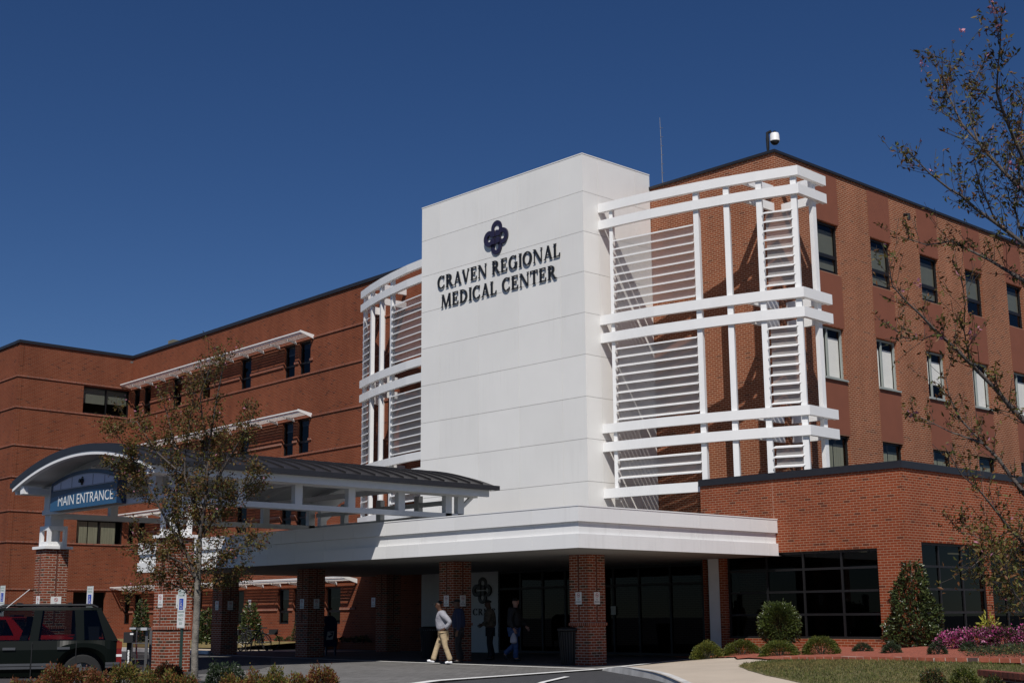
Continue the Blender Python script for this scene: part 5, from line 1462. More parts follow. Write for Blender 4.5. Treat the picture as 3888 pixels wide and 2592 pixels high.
def person(label, foot, yaw, J, skinm, top, trousers, shoe, hat=None, hair=HAIR, hem=.86, bag=False, top_mat_sleeve=None, loose=1.0):
    """J: joints in metres, x forward, y left, z up"""
    t = thing('person', label, 'person', foot)
    xf = Matrix.Translation(Vector(foot)) @ Matrix.Rotation(yaw, 4, 'Z')
    V = {k: Vector(v) for k, v in J.items() if k != 'turn'}
    hd = V['head']; tn_ = J['turn'][0]
    look = Vector((math.cos(tn_), math.sin(tn_), -.12)).normalized()
    # continuous body: pelvis, spine, neck, head, limbs, hands with fingers
    vs, es, rs_ = [], [], []
    def v(p, r, link=None):
        vs.append(Vector(p)); rs_.append(r)
        if link is not None: es.append((link, len(vs) - 1))
        return len(vs) - 1
    pel = v(V['hip'], .115)
    ch = v(V['hip'].lerp(V['neck'], .45), .12, pel); ch2 = v(V['hip'].lerp(V['neck'], .82), .125, ch); nk = v(V['neck'], .06, ch2)
    h0 = v(hd + Vector((-.005, 0, -.06)), .075, nk); h1 = v(hd + look * .012, .098, h0); h2 = v(hd + Vector((-.012, 0, .07)), .085, h1)
    nose = v(hd + look * .098 + UP * -.005, .018, h1)
    side = look.cross(UP).normalized()
    e1 = v(hd + side * .088 - look * .01, .02, h1); e2 = v(hd - side * .088 - look * .01, .02, h1)
    ends = {}
    for s in ('L', 'R'):
        a = v(V['sh' + s], .062, ch2); b_ = v(V['el' + s], .043, a); c = v(V['wr' + s], .028, b_)
        d = (V['wr' + s] - V['el' + s]).normalized(); palm = v(V['wr' + s] + d * .05, (.036, .022), c)
        pn = d.cross(Vector((0, 1, 0))); pn = pn.normalized() if pn.length > .1 else Vector((1, 0, 0))
        for i in range(4):
            o_ = (i - 1.5) * .018; L = (.062, .075, .07, .055)[i]
            k1 = v(V['wr' + s] + d * .085 + pn * o_, .0095, palm); k2 = v(V['wr' + s] + d * (.085 + L * .6) + pn * o_ * 1.1 + Vector((0, -.012 if s == 'L' else .012, 0)), .0085, k1)
            v(V['wr' + s] + d * (.085 + L * .95) + pn * o_ + Vector((0, -.03 if s == 'L' else .03, 0)), .0075, k2)
        k1 = v(V['wr' + s] + d * .04 + pn * .035, .0105, palm); v(V['wr' + s] + d * .075 + pn * .055, .009, k1)
        hp = v(V['hj' + s], .09, pel); kn = v(V['kn' + s], .06, hp); an = v(V['an' + s], .04, kn)
        ft = Vector(J.get('ft' + s, (.17, 0, -.045)))
        v(V['an' + s] + ft * .5, .035, an)
    skin('body', vs, es, rs_, skinm, t, xf)
    # face details
    mb = MB()
    for sg in (-1, 1):
        c = xf @ (hd + look * .092 + side * sg * .033 + UP * .012); mb.obox(c, (.009, 0, 0), (0, .009, 0), UP * .006)
    c = xf @ (hd + look * .088 - UP * .052); mb.obox(c, (.016, 0, 0), (0, .016, 0), UP * .005)
    mb.build('face_features', HAIR, t)
    # jacket with sleeves
    vs, es, rs_ = [], [], []
    k = loose
    p0 = V['hip'] + UP * (-.02); p1 = V['hip'].lerp(V['neck'], .3); p2 = V['hip'].lerp(V['neck'], .6); p3 = V['hip'].lerp(V['neck'], .85); p4 = V['neck'] - UP * .01
    i0 = v(p0, (.158 * k, .19 * k)); i1 = v(p1, (.160 * k, .185 * k), i0); i2 = v(p2, (.158 * k, .19 * k), i1); i3 = v(p3, (.135 * k, .18 * k), i2); i4 = v(p4, .085, i3)
    for s in ('L', 'R'):
        a = v(V['sh' + s], .092 * k, i3); b_ = v(V['el' + s], .073 * k, a); m_ = v(V['el' + s].lerp(V['wr' + s], .55), .062 * k, b_); v(V['wr' + s].lerp(V['el' + s], .02), .048 * k, m_)
    skin('jacket', vs, es, rs_, top, t, xf)
    # trousers
    vs, es, rs_ = [], [], []
    pel = v(V['hip'] + UP * -.05, .14)
    for s in ('L', 'R'):
        hp = v(V['hj' + s] - UP * .06, .108, pel); th = v(V['hj' + s].lerp(V['kn' + s], .5), .094, hp); kn = v(V['kn' + s], .074, th); cf = v(V['kn' + s].lerp(V['an' + s], .5), .074, kn); v(V['an' + s] - UP * .01, .080, cf)
    skin('trousers', vs, es, rs_, trousers, t, xf)
    for s in ('L', 'R'):
        ft = Vector(J.get('ft' + s, (.17, 0, -.045))); an = V['an' + s]
        vs, es, rs_ = [], [], []
        a = v(an + Vector((-.05, 0, -.045)) if abs(ft.z) < .1 else an - ft.normalized() * .05 + Vector((-.0, 0, -.03)), .038); b_ = v(an + ft * .45 - UP * .012, .040, a); v(an + ft * .95 - UP * .012, .028, b_)
        skin('shoe', vs, es, rs_, shoe, t, xf)
    vs, es, rs_ = [], [], []
    a = v(hd + Vector((-.02, 0, .015)) - look * .015, .098); b_ = v(hd + Vector((-.015, 0, .075)), .092, a); v(hd + Vector((-.012, 0, .125)), .06, b_)
    if hat:
        o = skin('cap', vs, es, [r * 1.06 for r in rs_], hat, t, xf)
        mb = MB(); c = hd + look * .13 + UP * .055
        w_ = look.cross(UP).normalized()
        pts = [hd + look * .07 + w_ * .085 + UP * .065, hd + look * .16 + w_ * .06 + UP * .045, hd + look * .185 + UP * .04, hd + look * .16 - w_ * .06 + UP * .045, hd + look * .07 - w_ * .085 + UP * .065]
        mb.prism([xf @ p for p in pts], UP * .012); mb.build('cap_brim', hat, o)
    elif hair: skin('hair', vs, es, rs_, hair, t, xf)
    if bag:
        w_ = V['wrR']; vs, es, rs_ = [], [], []
        a = v(w_ + Vector((0, -.02, -.10)), .02); b_ = v(w_ + Vector((0, -.03, -.22)), (.10, .06), a); v(w_ + Vector((0, -.03, -.40)), (.12, .07), b_)
        bm = skin('carried_bag', vs, es, rs_, BAGM, t, xf)
    return t
yawL = math.atan2(-RIGHT.y, -RIGHT.x)
walk = dict(hip=(.0, 0, .88), neck=(.085, 0, 1.40), head=(.13, 0, 1.545), turn=(.1,),
            shL=(.04, .17, 1.34), elL=(-.20, .22, 1.10), wrL=(-.04, .17, .93), shR=(.04, -.17, 1.34), elR=(-.10, -.24, 1.08), wrR=(.05, -.18, .92),
            hjL=(0, .09, .84), knL=(-.06, .09, .46), anL=(-.20, .08, .10), hjR=(0, -.09, .84), knR=(.17, -.09, .47), anR=(.28, -.08, .11), ftL=(.16, .01, -.05), ftR=(.17, 0, .0))
def pos(px, py): 
    g = GP(px, py, .006); return (g.x, g.y, .006)
person('man walking left in dark cap, grey fleece and khaki trousers, hand in pocket', pos(1683, 2521), yawL, walk, SKIN_D, CL_GREY, CL_KHAKI, CL_SHOE, hat=CL_CAP, loose=1.03)
stand = dict(hip=(0, 0, .92), neck=(.03, 0, 1.46), head=(.07, 0, 1.60), turn=(.35,),
             shL=(0, .19, 1.40), elL=(-.04, .25, 1.10), wrL=(.03, .23, .86), shR=(0, -.19, 1.40), elR=(-.05, -.25, 1.10), wrR=(.02, -.23, .85),
             hjL=(0, .10, .88), knL=(.04, .11, .48), anL=(-.02, .12, .09), hjR=(0, -.10, .88), knR=(.0, -.11, .48), anR=(-.08, -.12, .09))
person('man in navy jacket and cap standing in the shade behind the walking man', pos(1742, 2516), yawL, stand, SKIN_M, CL_NAVY, CL_DKT, CL_BSHOE, hat=CL_CAP, loose=1.1)
smoke = dict(stand, elL=(.06, .24, 1.10), wrL=(.25, .14, 1.02), elR=(.02, -.24, 1.10), wrR=(.22, -.14, 1.0))
person('person in camouflage jacket standing before the shaded white wall emblem', pos(1862, 2504), yawL, smoke, SKIN_D, CL_CAMO, CL_DKT, CL_BSHOE, hat=CL_CAP, loose=1.06)
stride = dict(hip=(0, 0, .93), neck=(.05, 0, 1.48), head=(.06, 0, 1.63), turn=(2.2,),
              shL=(.02, .21, 1.42), elL=(.10, .27, 1.12), wrL=(.28, .24, .95), shR=(.02, -.21, 1.42), elR=(-.02, -.27, 1.12), wrR=(.10, -.28, .90),
              hjL=(0, .10, .89), knL=(-.02, .10, .47), anL=(-.32, .10, .22), hjR=(0, -.10, .89), knR=(.10, -.10, .49), anR=(.08, -.10, .10), ftL=(.10, 0, -.16))
person('big man in black jacket and blue jeans stepping right with a plastic bag', pos(1952, 2511), yawL + math.pi - .35, stride, SKIN_L, CL_BLK, CL_JEAN, CL_BSHOE, hair=HAIR, bag=True, loose=1.2)

# ================================================================ STREET FURNITURE
MBLUE = plain('mailbox_blue', (.010, .018, .07), .4); BINM = plain('black_slats', (.008, .008, .009), .5); GREYM = plain('brushed_metal', (.16, .16, .16), .4, metal=.6)
def mailbox():
    g = GP(1232, 2487, .006); c = Vector((g.x, g.y, .006))
    t = thing('mailbox', 'dark blue round topped mailbox beside the second shaded pier', 'mailbox', c)
    u = Vector((1, 0, 0)); n = Vector((0, -1, 0)); w, d = .29, .30
    prof = [(-w, .30), (-w, 1.02)] + [(w * math.cos(R(180 - 180 * i / 14)), 1.02 + .29 * math.sin(R(180 * i / 14))) for i in range(1, 14)] + [(w, 1.02), (w, .30)]
    mb = MB(); mb.prism([c + u * x + UP * z + n * d for x, z in prof], -n * 2 * d); mb.build('box_body', MBLUE, t)
    for sx in (-1, 1):
        for sy in (-1, 1):
            mb = MB(); mb.box(c.x + sx * (w - .01), c.y + sy * (d - .02), 0.006, c.x + sx * (w - .07), c.y + sy * (d - .07), .32); mb.build('leg', MBLUE, t)
    mb = MB(); mb.obox(c + n * (d + .006) + UP * .98, u * .21, n * .005, UP * .07); mb.build('pull_door', MBLUE, t)
    mb = MB(); P = lambda x, z, e: c + n * (d + e) + u * x + UP * z
    mb.prism([P(-.16, .52, .004), P(.11, .53, .004), P(.16, .80, .004), P(-.11, .79, .004)], n * .004); mb.build('logo_panel', plain('label_grey', (.45, .47, .48), .5), t)
    mb = MB(); mb.prism([P(-.12, .63, .0095), P(.08, .70, .0095), P(-.05, .76, .0095), P(.12, .77, .0095), P(.10, .66, .0095), P(-.02, .58, .0095)], n * .002); mb.build('logo_mark', MBLUE, t)
mailbox()
def bin_(px, py, label):
    g = GP(px, py, .006); c = Vector((g.x, g.y, .006))
    t = thing('trash_bin', label, 'trash bin', c, 'black slatted trash bins')
    mb = MB()
    for k in range(26):
        a = 2 * math.pi * k / 26; r0, r1 = .24, .31
        mb.bar((c.x + r0 * math.cos(a), c.y + r0 * math.sin(a), .05), (c.x + r1 * math.cos(a), c.y + r1 * math.sin(a), .86), .035, .012, up=Vector((math.cos(a), math.sin(a), 0)))
    mb.build('slat_basket', BINM, t)
    mb = MB(); mb.lathe([(.21, .02), (.27, .84)], c, 20); mb.build('liner', CL_BLK, t)
    mb = MB(); mb.lathe([(.31, .86), (.34, .88), (.33, .93), (.2, .96)], c, 24); mb.build('lid_rim', BINM, t, True)
    mb = MB(); mb.lathe([(.23, .0), (.24, .05)], c, 20); mb.build('base_ring', BINM, t)
bin_(1632, 2497, 'black slatted trash bin left of the man in navy jacket')
bin_(2166, 2522, 'black slatted trash bin at the foot of the corner pier')

def bicycle(loc, yaw, label):
    t = thing('bicycle', label, 'bicycle', loc, 'bicycles parked at the rack')
    xf = Matrix.Translation(Vector(loc)) @ Matrix.Rotation(yaw, 4, 'Z')
    P = lambda x, y, z: xf @ Vector((x, y, z))
    wr = .335
    for x in (-.52, .52):
        mb = MB(); mb.tube([P(x + wr * math.cos(a), 0, wr + wr * math.sin(a)) for a in np.linspace(0, 2 * math.pi, 33)], .02, 6, cap=False); w = mb.build('wheel', BINM, t)
        mb = MB()
        for k in range(12):
            a = k * math.pi / 6; mb.tube([P(x, 0, wr), P(x + wr * math.cos(a), 0, wr + wr * math.sin(a))], .003, 3)
        mb.tube([P(x, -.05, wr), P(x, .05, wr)], .025, 8); mb.build('spokes', GREYM, w)
    mb = MB()
    bb, st_, hd_, rr, fr = P(-.08, 0, .30), P(-.22, 0, .82), P(.38, 0, .80), P(-.52, 0, wr), P(.52, 0, wr)
    for a, c in ((bb, st_), (bb, hd_), (P(-.2, 0, .76), hd_), (bb, rr), (P(-.2, 0, .74), rr), (hd_, fr), (hd_, P(.34, 0, .98))): mb.tube([a, c], .018, 7)
    mb.build('frame', CL_BLK, t)
    mb = MB(); mb.obox(P(-.24, 0, .88), (xf.to_3x3() @ Vector((.13, 0, 0))), (xf.to_3x3() @ Vector((0, .06, 0))), UP * .025); mb.build('saddle', BINM, t)
    mb = MB(); mb.tube([P(.36, -.28, 1.0), P(.34, -.1, .98), P(.34, .1, .98), P(.36, .28, 1.0)], .014, 7); mb.build('handlebar', BINM, t)
    mb = MB(); mb.tube([P(-.08, -.12, .18), P(-.08, -.10, .30), P(-.08, .10, .30), P(-.08, .12, .42)], .012, 6); mb.build('crank', GREYM, t)
    mb = MB(); mb.obox(P(-.62, 0, .72), (xf.to_3x3() @ Vector((.17, 0, 0))), (xf.to_3x3() @ Vector((0, .12, 0))), UP * .10); mb.build('rear_bag', BINM, t)
gb = GP(975, 2470, .006)
yb = math.atan2(-RIGHT.y, -RIGHT.x)
bicycle((gb.x, gb.y, .006), yb + .1, 'dark bicycle with a rear bag parked in front of the small magnolia')
g2 = GP(950, 2472, .006); bicycle((g2.x, g2.y, .006), yb + math.pi - .25, 'second dark bicycle at the rack, half hidden beside the shaded pier')
def rack():
    c = Vector((gb.x, gb.y, 0)) - FWD * .45
    t = thing('bike_rack', 'black tubular bicycle rack under the canopy', 'bike rack', c)
    for k in range(3):
        o = c - RIGHT * (.15 + .33 * k)
        mb = MB(); mb.tube([o, o + UP * .7, o + UP * .82 - RIGHT * .10, o + UP * .7 - RIGHT * .2, o - RIGHT * .2], .022, 7); mb.build('hoop', BINM, t)
rack()

def parking_sign(px, pytop, D, label, n_plates=2):
    c = AT(px, pytop, D); zb = base_z(c.x, c.y)
    t = thing('parking_sign', label, 'sign', (c.x, c.y, zb), 'reserved parking signs along the drive')
    top = c.z; x = c.x
    mb = MB(); mb.box(x + .012, c.y - .03, zb - .02, x + .05, c.y + .03, top - .02); mb.build('post', POSTG, t)
    f = fx_(x); w = .152
    P = lambda u, z, d: f.p(c.y - u, z, d)                       # u to the right as read
    mb = MB(); f.slab(mb, c.y - w, c.y + w, top - .46, top, .0, .008); pl = mb.build('plate', SIGNW, t)
    mb = MB()
    for (u0, u1, z0, z1) in ((-w + .012, w - .012, -.014, -.008), (-w + .012, w - .012, -.45, -.444), (-w + .012, -w + .018, -.444, -.014), (w - .018, w - .012, -.444, -.014), (-w + .03, w - .03, -.155, -.152)):
        mb.face([P(u0, top + z0, .0095), P(u1, top + z0, .0095), P(u1, top + z1, .0095), P(u0, top + z1, .0095)], f.n)
    mb.build('green_border', SIGNG, pl)
    flat_text('RESERVED', lambda u, v: P(-.115 + .23 * u, top - .085 + .045 * v, .0098), 0, 0, SIGNG, pl)
    flat_text('PARKING', lambda u, v: P(-.105 + .21 * u, top - .145 + .045 * v, .0098), 0, 0, SIGNG, pl)
    mb = MB(); mb.face([P(-.085, top - .42, .0095), P(.085, top - .42, .0095), P(.085, top - .19, .0095), P(-.085, top - .19, .0095)], f.n); mb.build('symbol_field', SIGNB, pl)
    mb = MB()                                                     # wheelchair symbol
    Q = lambda x_, y_, e: P(x_, top - .31 + y_, e)
    for q in ring(arc_pts(.0, -.045, .05, .05, 100, 350, 20), arc_pts(.0, -.045, .04, .04, 100, 350, 20)): mb.face([Q(a, b_, .011) for a, b_ in q], f.n)
    for q in (((-.022, .055), (-.008, .055), (-.004, -.03), (-.018, -.03)), ((-.014, .02), (.03, .02), (.03, .009), (-.014, .009)), ((-.014, -.018), (.032, -.018), (.032, -.03), (-.014, -.03)), ((.022, -.02), (.033, -.02), (.056, -.08), (.045, -.083))): mb.face([Q(a, b_, .0115) for a, b_ in q], f.n)
    mb.face([Q(a, b_, .012) for a, b_ in arc_pts(-.016, .075, .014, .014, 0, 330, 11)], f.n)
    mb.build('wheelchair_symbol', SIGNW, pl)
    mb = MB(); f.slab(mb, c.y - w, c.y + w, top - .80, top - .465, .0, .008); p2 = mb.build('plate', SIGNW, t)
    mb = MB()
    for z0, z1 in ((-.478, -.472), (-.794, -.788)): mb.face([P(-w + .012, top + z0, .0095), P(w - .012, top + z0, .0095), P(w - .012, top + z1, .0095), P(-w + .012, top + z1, .0095)], f.n)
    mb.build('green_border', SIGNG, p2)
    for i, (tx, ww) in enumerate((('MAXIMUM', .21), ('PENALTY', .19), ('$250', .12))):
        flat_text(tx, lambda u, v: P(-ww / 2 + ww * u, top - .56 - i * .085 + .05 * v, .0098), 0, 0, SIGNG, p2)
parking_sign(692, 2236, 28.5, 'green and white reserved parking sign in front of the near brick column')
parking_sign(344, 2224, 31.5, 'green and white reserved parking sign rising behind the dark car roof')
parking_sign(12, 2222, 36, 'green and white reserved parking sign at the left picture edge')

def stand_box():
    c = AT(490, 2540, 29.5); zb = base_z(c.x, c.y)
    t = thing('valet_stand', 'black box on a post with small white lettering beside the tail light', 'stand', (c.x, c.y, zb))
    z = lambda py: AT(490, py, 29.5).z
    q = AT(492, 2424, 29.5)
    mb = MB(); mb.obox((q.x, q.y, (z(2398) + z(2438)) / 2), RIGHT * .10, FWD * .12, UP * (z(2398) - z(2438)) / 2); mb.build('box', CL_BLK, t)
    p = AT(490, 2470, 29.5)
    mb = MB(); mb.obox((p.x, p.y, (z(2438) + zb) / 2), RIGHT * .045, FWD * .045, UP * (z(2438) - zb) / 2 * .998); mb.build('post', CL_BLK, t)
    mb = MB(); mb.obox((p.x, p.y, zb + .02), RIGHT * .16, FWD * .16, UP * .02); mb.build('base', CL_BLK, t)
    mb = MB(); o = Vector((q.x, q.y, z(2405))) + RIGHT * .075 - FWD * .122; mb.obox(o, RIGHT * .035, FWD * .002, UP * .018); mb.build('label', SIGNW, t)
    mb = MB(); zz = z(2468); rnd = random.Random(2)
    for i in range(9):
        h = .015 + .006 * (i % 3); mb.obox(Vector((p.x, p.y, zz - i * .032)) + RIGHT * .005 * (i % 2) - FWD * .047, RIGHT * .017, FWD * .0015, UP * h * .7)
    mb.build('lettering', SIGNW, t)
    c = AT(535, 2540, 30.5); zb = base_z(c.x, c.y)
    t = thing('wire_cart', 'tall clear sided cart with grey posts beside the near brick column', 'cart', (c.x, c.y, zb))
    Zc = lambda py: AT(535, py, 30.5).z
    for k, px in enumerate((502, 556)):
        p = AT(px, 2450, 30.5)
        for dd in (0, .35):
            mb = MB(); pp = p + FWD * dd; mb.obox((pp.x, pp.y, (Zc(2392) + zb) / 2), RIGHT * (.03 if k else .014), FWD * .02, UP * (Zc(2392) - zb) / 2); mb.build('post', GREYM, t)
    a, b_ = AT(502, 2450, 30.5), AT(556, 2450, 30.5)
    for py in (2386, 2440, 2500):
        for dd in (0, .35):
            mb = MB(); p, q = a + FWD * dd, b_ + FWD * dd; p.z = q.z = Zc(py); mb.bar(p, q, .03, .05 if py < 2390 else .02); mb.build('rail', GREYM, t)
    mb = MB(); p, q = a + FWD * .02, b_ + FWD * .02
    mb.face([(p.x, p.y, Zc(2398)), (q.x, q.y, Zc(2398)), (q.x, q.y, Zc(2540)), (p.x, p.y, Zc(2540))], -FWD); mb.build('clear_panel', glass('scuffed_plastic', (.52, .49, .5), 1.4, .3), t)
    mb = MB(); p = AT(506, 2384, 30.5); mb.obox(p, RIGHT * .07, FWD * .05, UP * .02); p = AT(548, 2386, 30.5); mb.obox(p, RIGHT * .07, FWD * .05, UP * .03); mb.build('top_caps', plain('pale_metal', (.4, .42, .44), .4), t)
    mb = MB(); mb.tube([AT(512, 2420, 30.6), AT(518, 2460, 30.6), AT(522, 2510, 30.6)], .012, 6); mb.build('red_cord', plain('red_cord_mat', (.35, .04, .05), .6), t)
stand_box()

# ================================================================ CARS
def carpaint(name, col):
    m, nt, out = mk(name); p = N(nt, 'ShaderNodeBsdfPrincipled')
    p.inputs['Base Color'].default_value = (*col, 1); p.inputs['Roughness'].default_value = .35; p.inputs['Specular IOR Level'].default_value = .12; p.inputs['Coat Weight'].default_value = .06; p.inputs['Coat Roughness'].default_value = .04
    nt.links.new(p.outputs[0], out.inputs[0]); return m
CGREEN = carpaint('dark_green_car_paint', (.0035, .0055, .0042)); CRED = carpaint('red_car_paint', (.40, .012, .012)); TRIM = plain('grey_car_trim', (.055, .058, .065), .5); TYRE = plain('tyre_rubber', (.012, .012, .012), .85); RIM = plain('wheel_rim', (.10, .10, .105), .5, metal=.3); CGL = glass('car_glass', (.36, .38, .39), 1.3); LAMP = plain('tail_lamp_red', (.16, .008, .007), .3); LAMPA = plain('lamp_amber', (.22, .035, .01), .3); CINT = plain('car_interior', (.012, .013, .02), .8)
def car(root, xf, paint, low, roofz, belt, hw, length, cabin, pillars, wheels, arch, wr, trim=True, rack=False, kind='suv'):
    """x runs forward from the rear bumper; cabin: (rear bottom x, rear top x, front top x, front bottom x)"""
    P = lambda x, y, z: xf @ Vector((x, y, z))
    # lower body: lofted sections with wheel arches cut in the sill line
    def sill(x):
        z = low
        for w in wheels:
            if abs(x - w) < arch: z = max(z, wr + math.sqrt(max(0, arch * arch - (x - w) ** 2)))
        return z
    def shape(x):                                              # half width and top line
        e = min(1, x / .22, (length - x) / .35); e = math.sqrt(max(0, min(1, e)))
        top = belt(x); return hw * (.86 + .14 * e), top
    n = 90; xs = [length * i / n for i in range(n + 1)]
    mb = MB()
    secs = []
    for x in xs:
        w, tp = shape(x); s = min(sill(x), tp - .08)
        secs.append([P(x, -w * .93, s), P(x, -w, s + (tp - s) * .35), P(x, -w * 1.0, s + (tp - s) * .75), P(x, -w * .955, tp), P(x, w * .955, tp), P(x, w, s + (tp - s) * .75), P(x, w, s + (tp - s) * .35), P(x, w * .93, s)])
    for i in range(n):
        for j in range(7):
            mb.add([secs[i][j], secs[i + 1][j], secs[i + 1][j + 1], secs[i][j + 1]], [(0, 1, 2, 3)])
        mb.add([secs[i][0], secs[i][7], secs[i + 1][7], secs[i + 1][0]], [(0, 1, 2, 3)])
    mb.add(secs[0], [tuple(range(8))]); mb.add(secs[-1], [tuple(range(7, -1, -1))])
    body = mb.build('body', paint, root)
    body.data.polygons.foreach_set('use_smooth', [True] * len(body.data.polygons))
    md = body.modifiers.new('w', 'EDGE_SPLIT'); md.split_angle = R(40)
    mb = MB(); mb.obox(P(length * .5, 0, (low + belt(1)) / 2), xf.to_3x3() @ Vector((length * .44, 0, 0)), xf.to_3x3() @ Vector((0, hw * .68, 0)), UP * (belt(1) - low) / 2 * .96); mb.build('dark_filler', CINT, root)  # added dark filler box, stops the view through the wheel arches
    # greenhouse
    rb, rt, ft, fb = cabin; zb = belt((rb + fb) / 2) - .01; twt = hw * .80; twb = hw * .945
    def gx(x, z):                                              # side plane of the glass, leaning in
        f = (z - zb) / (roofz - zb); return twb + (twt - twb) * f
    def bound(z):
        f = (z - zb) / (roofz - zb); return rb + (rt - rb) * f, fb + (ft - fb) * f
    rz = roofz - .07
    mb = MB()
    rr0, rf0 = bound(rz)
    N_ = 10
    rows = []
    for i in range(N_ + 1):
        x = rt - .02 + (ft - rt + .04) * i / N_; e = math.sin(math.pi * i / N_) ** .5 if 0 < i < N_ else 0
        rows.append([P(x, -twt * 1.02, rz), P(x, -twt * .97, rz + .035 + .02 * e), P(x, 0, rz + .045 + .03 * e), P(x, twt * .97, rz + .035 + .02 * e), P(x, twt * 1.02, rz)])
    for i in range(N_):
        for j in range(4): mb.add([rows[i][j], rows[i + 1][j], rows[i + 1][j + 1], rows[i][j + 1]], [(0, 1, 2, 3)])
        mb.add([rows[i][0], rows[i][4], rows[i + 1][4], rows[i + 1][0]], [(0, 1, 2, 3)])
    mb.add(rows[0], [(0, 1, 2, 3, 4)]); mb.add(rows[-1], [(4, 3, 2, 1, 0)])
    mb.build('roof', paint, root, smooth=True)
    for s in (-1, 1):
        pil = []
        for (xb0, xb1, xt0, xt1) in pillars:
            mb = MB(); d = .045
            q = [Vector((xb0, s * gx(0, zb), zb - .005)), Vector((xb1, s * gx(0, zb), zb - .005)), Vector((xt1, s * gx(0, rz), rz + .003)), Vector((xt0, s * gx(0, rz), rz + .003))]
            mb.prism([xf @ p for p in q], xf.to_3x3() @ Vector((0, -s * d, 0))); mb.build('pillar', paint, root)
        for k in range(len(pillars) - 1):
            a, c = pillars[k], pillars[k + 1]
            mb = MB(); o = .012
            q = [Vector((a[1] - .01, s * (gx(0, zb) - o), zb)), Vector((c[0] + .01, s * (gx(0, zb) - o), zb)), Vector((c[2] + .01, s * (gx(0, rz) - o), rz)), Vector((a[3] - .01, s * (gx(0, rz) - o), rz))]
            mb.face([xf @ p for p in q], xf.to_3x3() @ Vector((0, s, .2))); mb.build('side_window', CGL, root)
    for x0, x1 in ((rb + .02, rt + .02), (fb - .02, ft - .02)):
        mb = MB(); mb.face([P(x0, -twb * .95, zb), P(x0, twb * .95, zb), P(x1, twt * .95, rz), P(x1, -twt * .95, rz)], xf.to_3x3() @ Vector((-1 if x0 < length / 2 else 1, 0, .3))); mb.build('windscreen', CGL, root)
    for w in wheels:
        for s in (-1, 1):
            c = P(w, s * (hw - .11), wr); ax = (xf.to_3x3() @ Vector((0, 1, 0))).normalized(); ux = (xf.to_3x3() @ Vector((1, 0, 0))).normalized()
            mb = MB()
            ringp = [(wr - .02, -.11), (wr, -.08), (wr, .08), (wr - .02, .11), (wr * .62, .11), (wr * .62, -.11)]
            m_ = 28; b0 = len(mb.v)
            for r_, o in ringp:
                for k in range(m_):
                    an = 2 * math.pi * k / m_; mb.v.append(tuple(c + ax * o + (ux * math.cos(an) + UP * math.sin(an)) * r_))
            for i in range(len(ringp)):
                for k in range(m_):
                    k2 = (k + 1) % m_; i2 = (i + 1) % len(ringp)
                    mb.f.append((i * m_ + k, i * m_ + k2, i2 * m_ + k2, i2 * m_ + k)); mb.m.append(0)
            wh = mb.build('wheel', TYRE, root)
            mb = MB()
            for k in range(5):
                an = 2 * math.pi * k / 5; d = ux * math.cos(an) + UP * math.sin(an); mb.bar(c + ax * s * .08, c + ax * s * .08 + d * wr * .6, .09, .03, up=ax)
            mb.tube([c + ax * s * .05, c + ax * s * .1], wr * .18, 12); mb.tube([c + ax * s * .02, c + ax * s * .045], wr * .61, 24); mb.build('rim', RIM, wh)
    # seats inside
    mb = MB()
    for x in (rb + .75, rb + 1.7):
        for y in (-.38, .38):
            q = [(x, y, zb - .25), (x - .14, y, zb + .28), (x - .02, y, zb + .28), (x + .16, y, zb - .25)]
            mb.prism([P(*p) for p in q], xf.to_3x3() @ Vector((0, .48 if y < 0 else -.48, 0)) * (1 if y < 0 else 1))
            mb.obox(P(x - .09, y + (.24 if y < 0 else -.24), zb + .36), xf.to_3x3() @ Vector((.05, 0, 0)), xf.to_3x3() @ Vector((0, .13, 0)), UP * .09)
    mb.build('seats', CINT, root)
    return P
def view_blocker(root, xf, zb, zt):  # added dark box that blocks the view through the rear quarter windows
    mb = MB(); mb.obox(xf @ Vector((.62, 0, (zb + zt) / 2)), xf.to_3x3() @ Vector((.22, 0, 0)), xf.to_3x3() @ Vector((0, .5, 0)), UP * (zt - zb) / 2 * .93); mb.build('dark_view_block', CINT, root)
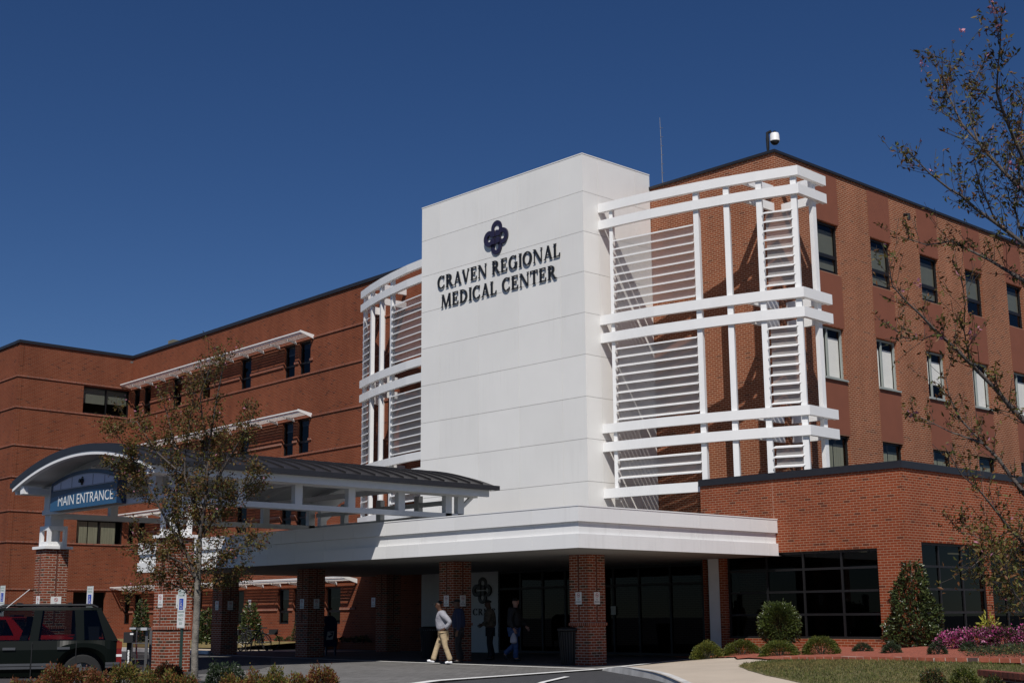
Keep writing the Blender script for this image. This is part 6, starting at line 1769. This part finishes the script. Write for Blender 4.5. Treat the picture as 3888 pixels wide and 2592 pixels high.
def suv():
    D = 25.0
    rear = AT(458, 2450, D); zb = base_z(rear.x, rear.y)
    fwd = (-RIGHT * .95 - FWD * .30).normalized(); left = Vector((-fwd.y, fwd.x, 0))
    if left.dot(FWD) > 0: pass
    hw = .90
    org = Vector((rear.x, rear.y, zb)) + FWD * hw - RIGHT * .27
    root = thing('parked_car', 'dark green sport utility car parked at the lower left, facing left', 'car', org)
    xf = Matrix.Translation(org) @ Matrix.Rotation(math.atan2(fwd.y, fwd.x), 4, 'Z')
    zt = AT(300, 2300, D).z - zb
    bl = AT(300, 2425, D).z - zb
    belt = lambda x: bl + (-.02 if x < 2.9 else -.02 - .05 * min(1, (x - 2.9) / .5)) - .06 * max(0, (.12 - x) / .12)
    P = car(root, xf, CGREEN, .34, zt, belt, hw, 4.45, (.05, .40, 2.25, 3.05), [(.06, .28, .38, .47), (.66, .80, .70, .86), (1.47, 1.63, 1.42, 1.56), (2.95, 3.06, 2.2, 2.28)], (.68, 3.30), .43, .36)
    view_blocker(root, xf, bl - .1, zt - .05)
    near = 1 if (xf.to_3x3() @ Vector((0, 1, 0))).dot(FWD) < 0 else -1
    for s in (-1, 1):
        y = s * (hw + .004)
        for (x0, x1) in ((.02, .27), (1.12, 1.56), (1.585, 2.60)):
            mb = MB()
            for dz in (.0, .055):
                mb.obox(P((x0 + x1) / 2, y - s * .02, .50 + dz), xf.to_3x3() @ Vector(((x1 - x0) / 2, 0, 0)), xf.to_3x3() @ Vector((0, .025, 0)), UP * .022)
            mb.build('side_moulding', TRIM, root)
        for x in (1.02, 1.96):
            mb = MB(); mb.obox(P(x, y + s * .008, bl - .155), xf.to_3x3() @ Vector((.11, 0, 0)), xf.to_3x3() @ Vector((0, .018, 0)), UP * .022); mb.build('door_handle', TRIM, root)
        mb = MB()
        for x in (.80, 1.57):
            mb.obox(P(x, y - s * .003, bl - .38), xf.to_3x3() @ Vector((.006, 0, 0)), xf.to_3x3() @ Vector((0, .004, 0)), UP * .34)
        mb.build('door_gap', CL_BLK, root)
        mb = MB(); mb.obox(P(.035, s * (hw * .865), bl - .28), xf.to_3x3() @ Vector((.045, 0, 0)), xf.to_3x3() @ Vector((0, .075, 0)), UP * .23); l = mb.build('tail_light', LAMP, root)
        mb = MB(); mb.obox(P(.033, s * (hw * .87), bl - .30), xf.to_3x3() @ Vector((.05, 0, 0)), xf.to_3x3() @ Vector((0, .0765, 0)), UP * .022); mb.build('reverse_lens', SIGNW, l)
        mb = MB(); mb.obox(P(.034, s * (hw * .868), bl - .12), xf.to_3x3() @ Vector((.048, 0, 0)), xf.to_3x3() @ Vector((0, .077, 0)), UP * .055); mb.build('amber_lens', LAMPA, l)
        mb = MB(); mb.tube([P(.45, s * .60, zt - .02), P(.55, s * .60, zt + .025), P(2.1, s * .60, zt + .025), P(2.22, s * .60, zt - .02)], .022, 7); mb.build('roof_rail', BINM, root)
    for x in (.95, 1.85):
        mb = MB(); mb.bar(P(x, -.62, zt + .055), P(x, .62, zt + .055), .07, .03); mb.build('rack_bar', BINM, root)
    mb = MB(); mb.obox(P(-.02, 0, .48), xf.to_3x3() @ Vector((.09, 0, 0)), xf.to_3x3() @ Vector((0, hw * .93, 0)), UP * .10); mb.build('rear_bumper', TRIM, root)
    mb = MB(); a = P(2.62, near * .74, bl + .08); b_ = AT(113, 2236, D); mb.tube([a, b_], .006, 5); mb.build('aerial', SIGNW, root)
    mb = MB(); mb.obox(P(2.55, near * (hw + .10), bl + .03), xf.to_3x3() @ Vector((.06, 0, 0)), xf.to_3x3() @ Vector((0, .09, 0)), UP * .065); mb.build('door_mirror', CGREEN, root)
suv()
def red_car():
    D = 29.0
    c = AT(330, 2440, D); zb = base_z(c.x, c.y)
    org = Vector((c.x, c.y, zb)) + FWD * .9
    root = thing('parked_car', 'red car parked behind the dark green car, seen through its windows', 'car', org)
    fwd = (-RIGHT + FWD * .05).normalized()
    xf = Matrix.Translation(org) @ Matrix.Rotation(math.atan2(fwd.y, fwd.x), 4, 'Z')
    belt = lambda x: .92 - .12 * max(0, (.6 - x) / .6) - .10 * max(0, (x - 3.2) / 1.3)
    car(root, xf, CRED, .26, 1.33, belt, .86, 4.4, (1.25, 1.75, 2.6, 3.3), [(1.32, 1.6, 1.7, 1.85), (2.2, 2.3, 2.1, 2.2), (3.2, 3.29, 2.55, 2.63)], (.85, 3.5), .36, .31)
red_car()
